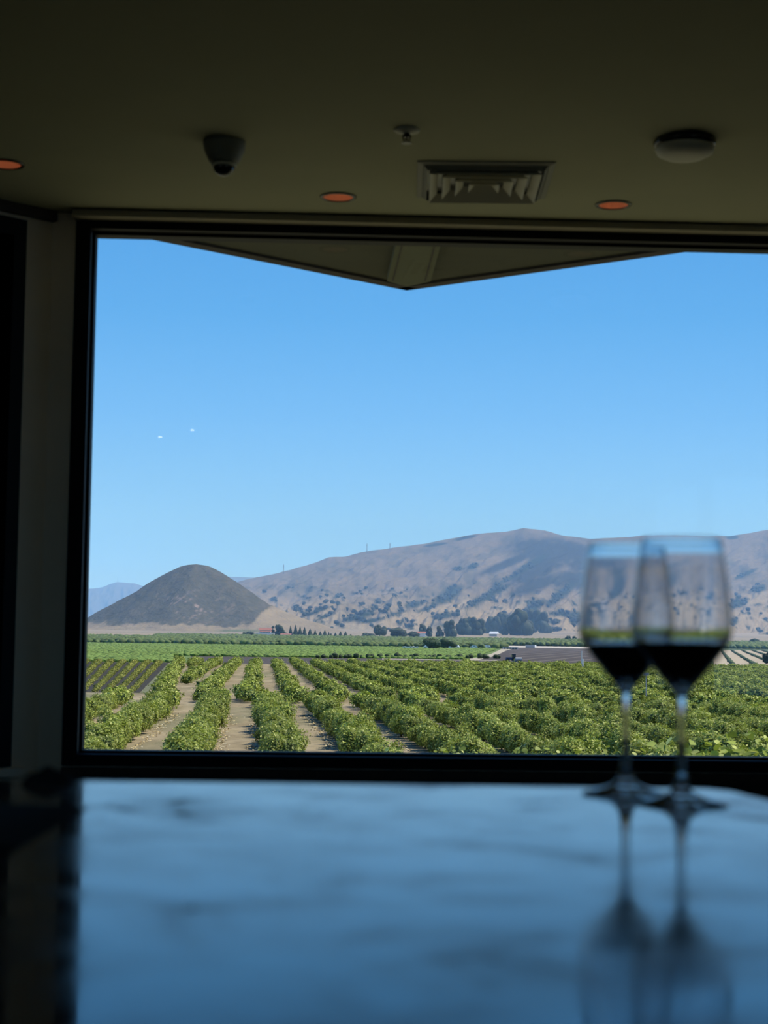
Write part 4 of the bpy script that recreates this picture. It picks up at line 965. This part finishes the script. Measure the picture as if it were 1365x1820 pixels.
# oak groves standing on the slopes
w_ = np.clip(dk - .35, 0, 1) * (Tg < .8) * (np.abs(Ug - 850) < 560); w_ = (w_ * (V2 > 1000)).ravel(); pr = w_ / w_.sum()
j = rng.choice(len(pr), 1500, p=pr); pts = np.stack([Xw.ravel()[j], Dg.ravel()[j], z.ravel()[j] + CZ - 1], 1)
scatter('hillside_woods', pts, rng.uniform(3.0, 7.5, len(pts)), [blob(800 + i, .9, GRV * 1.1, ICO2, .2) for i in range(6)], 'leaf_far', 'dark oak woods scattered over the mountain slopes', 'woods', .25)

# cone shaped hill
HX, HY = at(347, 1100, 3500).x, 3500.0
gx = np.arange(-620, 760, 4.0); gy = np.arange(-560, 520, 6.0); GX, GY = np.meshgrid(gx, gy)
th = np.arctan2(GY, GX); rr = np.sqrt(GX ** 2 + (GY * .9) ** 2) / 3500 * F
rr = rr * (1 + .05 * np.sin(th * 5 + 1) + .04 * np.sin(th * 9) + .05 * (fbm(np.cos(th) * 3 + 5, np.sin(th) * 3 + 5, 9) - .5) * 2 * np.clip(rr / 100, 0, 1))
rr = np.where(GX < 0, np.sqrt(GX ** 2 + (GY * .9) ** 2) / 3500 * F, rr) if False else rr
hp = np.interp(rr, [0, 12, 25, 42, 60, 85, 105, 130, 150, 175, 200, 240, 300], [121, 120.4, 117, 108, 97, 81, 67, 50.5, 39, 23, 12, 4, -3]) / F * 3500
sx_ = GX / 3500 * F; rdg = np.interp(sx_, [60, 110, 133, 150, 175, 200, 230, 262, 300, 340], [0, 50, 50, 44, 33, 24, 15, 5, -3, -12]) / F * 3500 * np.exp(-((GY - 20) / 150) ** 2)
hz = np.maximum(hp, np.where(sx_ > 60, rdg, -20)) + (fbm(GX / 40, GY / 40, 5) - .5) * 5 + (fbm(GX / 12, GY / 12, 15) - .5) * 2.5
XX = HX + GX; YY = HY + GY; base = T(0, YY); ZZ = base - 6 + hz * 1.0 - (hz < 0) * 6
ZZ = ZZ + 1.0
U3, V3 = pxy(XX, YY, ZZ)
gb = fbm(U3 / 16, V3 / 10, 41)
bord = 1111 + (U3 - 300) * .01 + (gb - .5) * 22
inside = np.clip((bord - V3) / 2.0, 0, 1) * np.clip(((486 - (V3 - 1078) * 1.35 + (gb - .5) * 22) - U3) / 3, 0, 1)
inside = np.maximum(inside, np.clip((1076 - V3) / 2, 0, 1) * (U3 < 490))
SC1 = np.array((.088, .086, .062)); SC2 = np.array((.118, .108, .080)); GRS = np.array((.33, .265, .175)); PK = np.array((.33, .25, .215))
c = mixc(SC1, SC2, np.clip(fbm(U3 / 7, V3 / 5, 43) * 2 - .5, 0, 1)) * (.8 + .4 * vn(U3 / 1.4, V3 / 1.2, 44)[..., None])
rk = (fbm(U3 / 14, V3 / 9, 45) > .52) & (vn(U3 / 1.8, V3 / 1.6, 46) > .66) & (V3 > 1040)
c = mixc(c, PK, rk * np.exp(-((U3 - 335) / 70) ** 2 - ((V3 - 1078) / 24) ** 2) * .9)
gcol = mixc(GRS, np.array((.25, .205, .14)), np.clip(fbm(U3 / 20, V3 / 5, 47) * 1.8 - .4, 0, 1))
c = mixc(gcol, c, inside)
c = mixc(c, np.array((.10, .14, .06)), np.clip(ell(U3, V3, 425, 1124, 42, 5, 0) * 1.5, 0, 1) * (1 - inside) * .8)
grid_mesh('cone_hill', XX, YY, ZZ, c, 'hill', 'cone shaped hill covered in grey scrub with dry grass at its foot')
# low grass shoulder hiding nothing, far blue mountain
for nm, U0, V0, D0, lb in (('far_mountain', [-500, -200, 60, 120, 150, 170, 185, 197, 210, 225, 240, 255, 275, 300, 330, 360], [1090, 1030, 1040, 1047, 1046, 1045, 1043, 1037, 1033.5, 1035, 1036, 1040, 1046, 1052, 1062, 1080], 15000, 'blue hazy mountain far behind the cone shaped hill'), ('far_mountain.001', [330, 360, 385, 405, 430, 460, 490, 520], [1050, 1036, 1026, 1024, 1025, 1026, 1034, 1060], 15500, 'blue hazy ridge showing between cone hill and mountains')):
    uu = np.arange(U0[0], U0[-1], 2.0); tt = np.linspace(0, 1.2, 40); Ug, Tg = np.meshgrid(uu, tt); Dg = D0 - 2500 + 2500 * Tg
    e = (hor(Ug) - np.interp(Ug, U0, V0)); e = e * np.clip(Tg, 0, 1) ** .8; z = e / F * Dg + (ridged(Ug / 18, Tg * 3, 12) - .5) * 60 * np.clip(Tg * 4, 0, 1) * np.clip((1 - Tg) * 4, 0, 1) - np.maximum(Tg - 1, 0) * 2500
    grid_mesh(nm, (Ug - 682.5) / F * Dg, Dg, z + CZ, np.tile(np.array((.085, .085, .06)), Ug.shape + (1,)) * (.8 + .4 * fbm(Ug / 9, Tg * 9, 4)[..., None]), 'farhill', lb)
# masts on the ridges
def mast(px, ptop, pbase, D, label):
    a = at(px, pbase + 4, D); b = at(px, ptop, D); rt = empty('radio_mast', a); tag(rt, label, 'mast', 'masts on the mountain ridge'); h = (b - a).z
    bm = bmesh.new()
    for sx, sy in ((-1, -1), (1, -1), (1, 1), (-1, 1)): tube(bm, (sx * 2.2, sy * 2.2, 0), (sx * .4, sy * .4, h), .9, .6, 5)
    for i in range(1, 6):
        t_ = i / 6; w = 2.2 * (1 - t_) + .4 * t_; z_ = h * t_; tube(bm, (-w, -w, z_), (w, -w, z_), .5, n=4); tube(bm, (-w, w, z_), (w, w, z_), .5, n=4)
    tube(bm, (-4, 0, h * .8), (4, 0, h * .8), .8, n=5); tube(bm, (-3, 0, h * .92), (3, 0, h * .92), .3, n=5)
    obj('lattice', bm, M['grey_metal'], rt)
mast(504, 1003, 1016, 7700, 'thin lattice mast on the lowest shoulder of the mountain ridge')
mast(652, 966, 981, 7900, 'taller thin lattice mast in the middle of the mountain ridge')
mast(693, 965, 975, 7900, 'short lattice mast nearest the mountain summit')
mast(209, 1026, 1035, 14950, 'tiny mast on top of the far blue mountain')

# ------------------------------------------------------------------ haze over the valley
m_, n_, b_ = new_mat('haze_air'); n_.nodes.remove(b_)
vs_ = n_.nodes.new('ShaderNodeVolumeScatter'); vs_.inputs['Color'].default_value = (.34, .60, 1.0, 1); vs_.inputs['Density'].default_value = 1.02e-4; vs_.inputs['Anisotropy'].default_value = 0.0
n_.links.new(vs_.outputs[0], n_.nodes['Material Output'].inputs['Volume'])
bm = bmesh.new(); bx(bm, -14000, 14000, 620, 17000, -60, 560); o = obj('haze', bm, m_); tag(o, 'thin blue haze over the valley and mountains', 'haze', None, 'stuff')
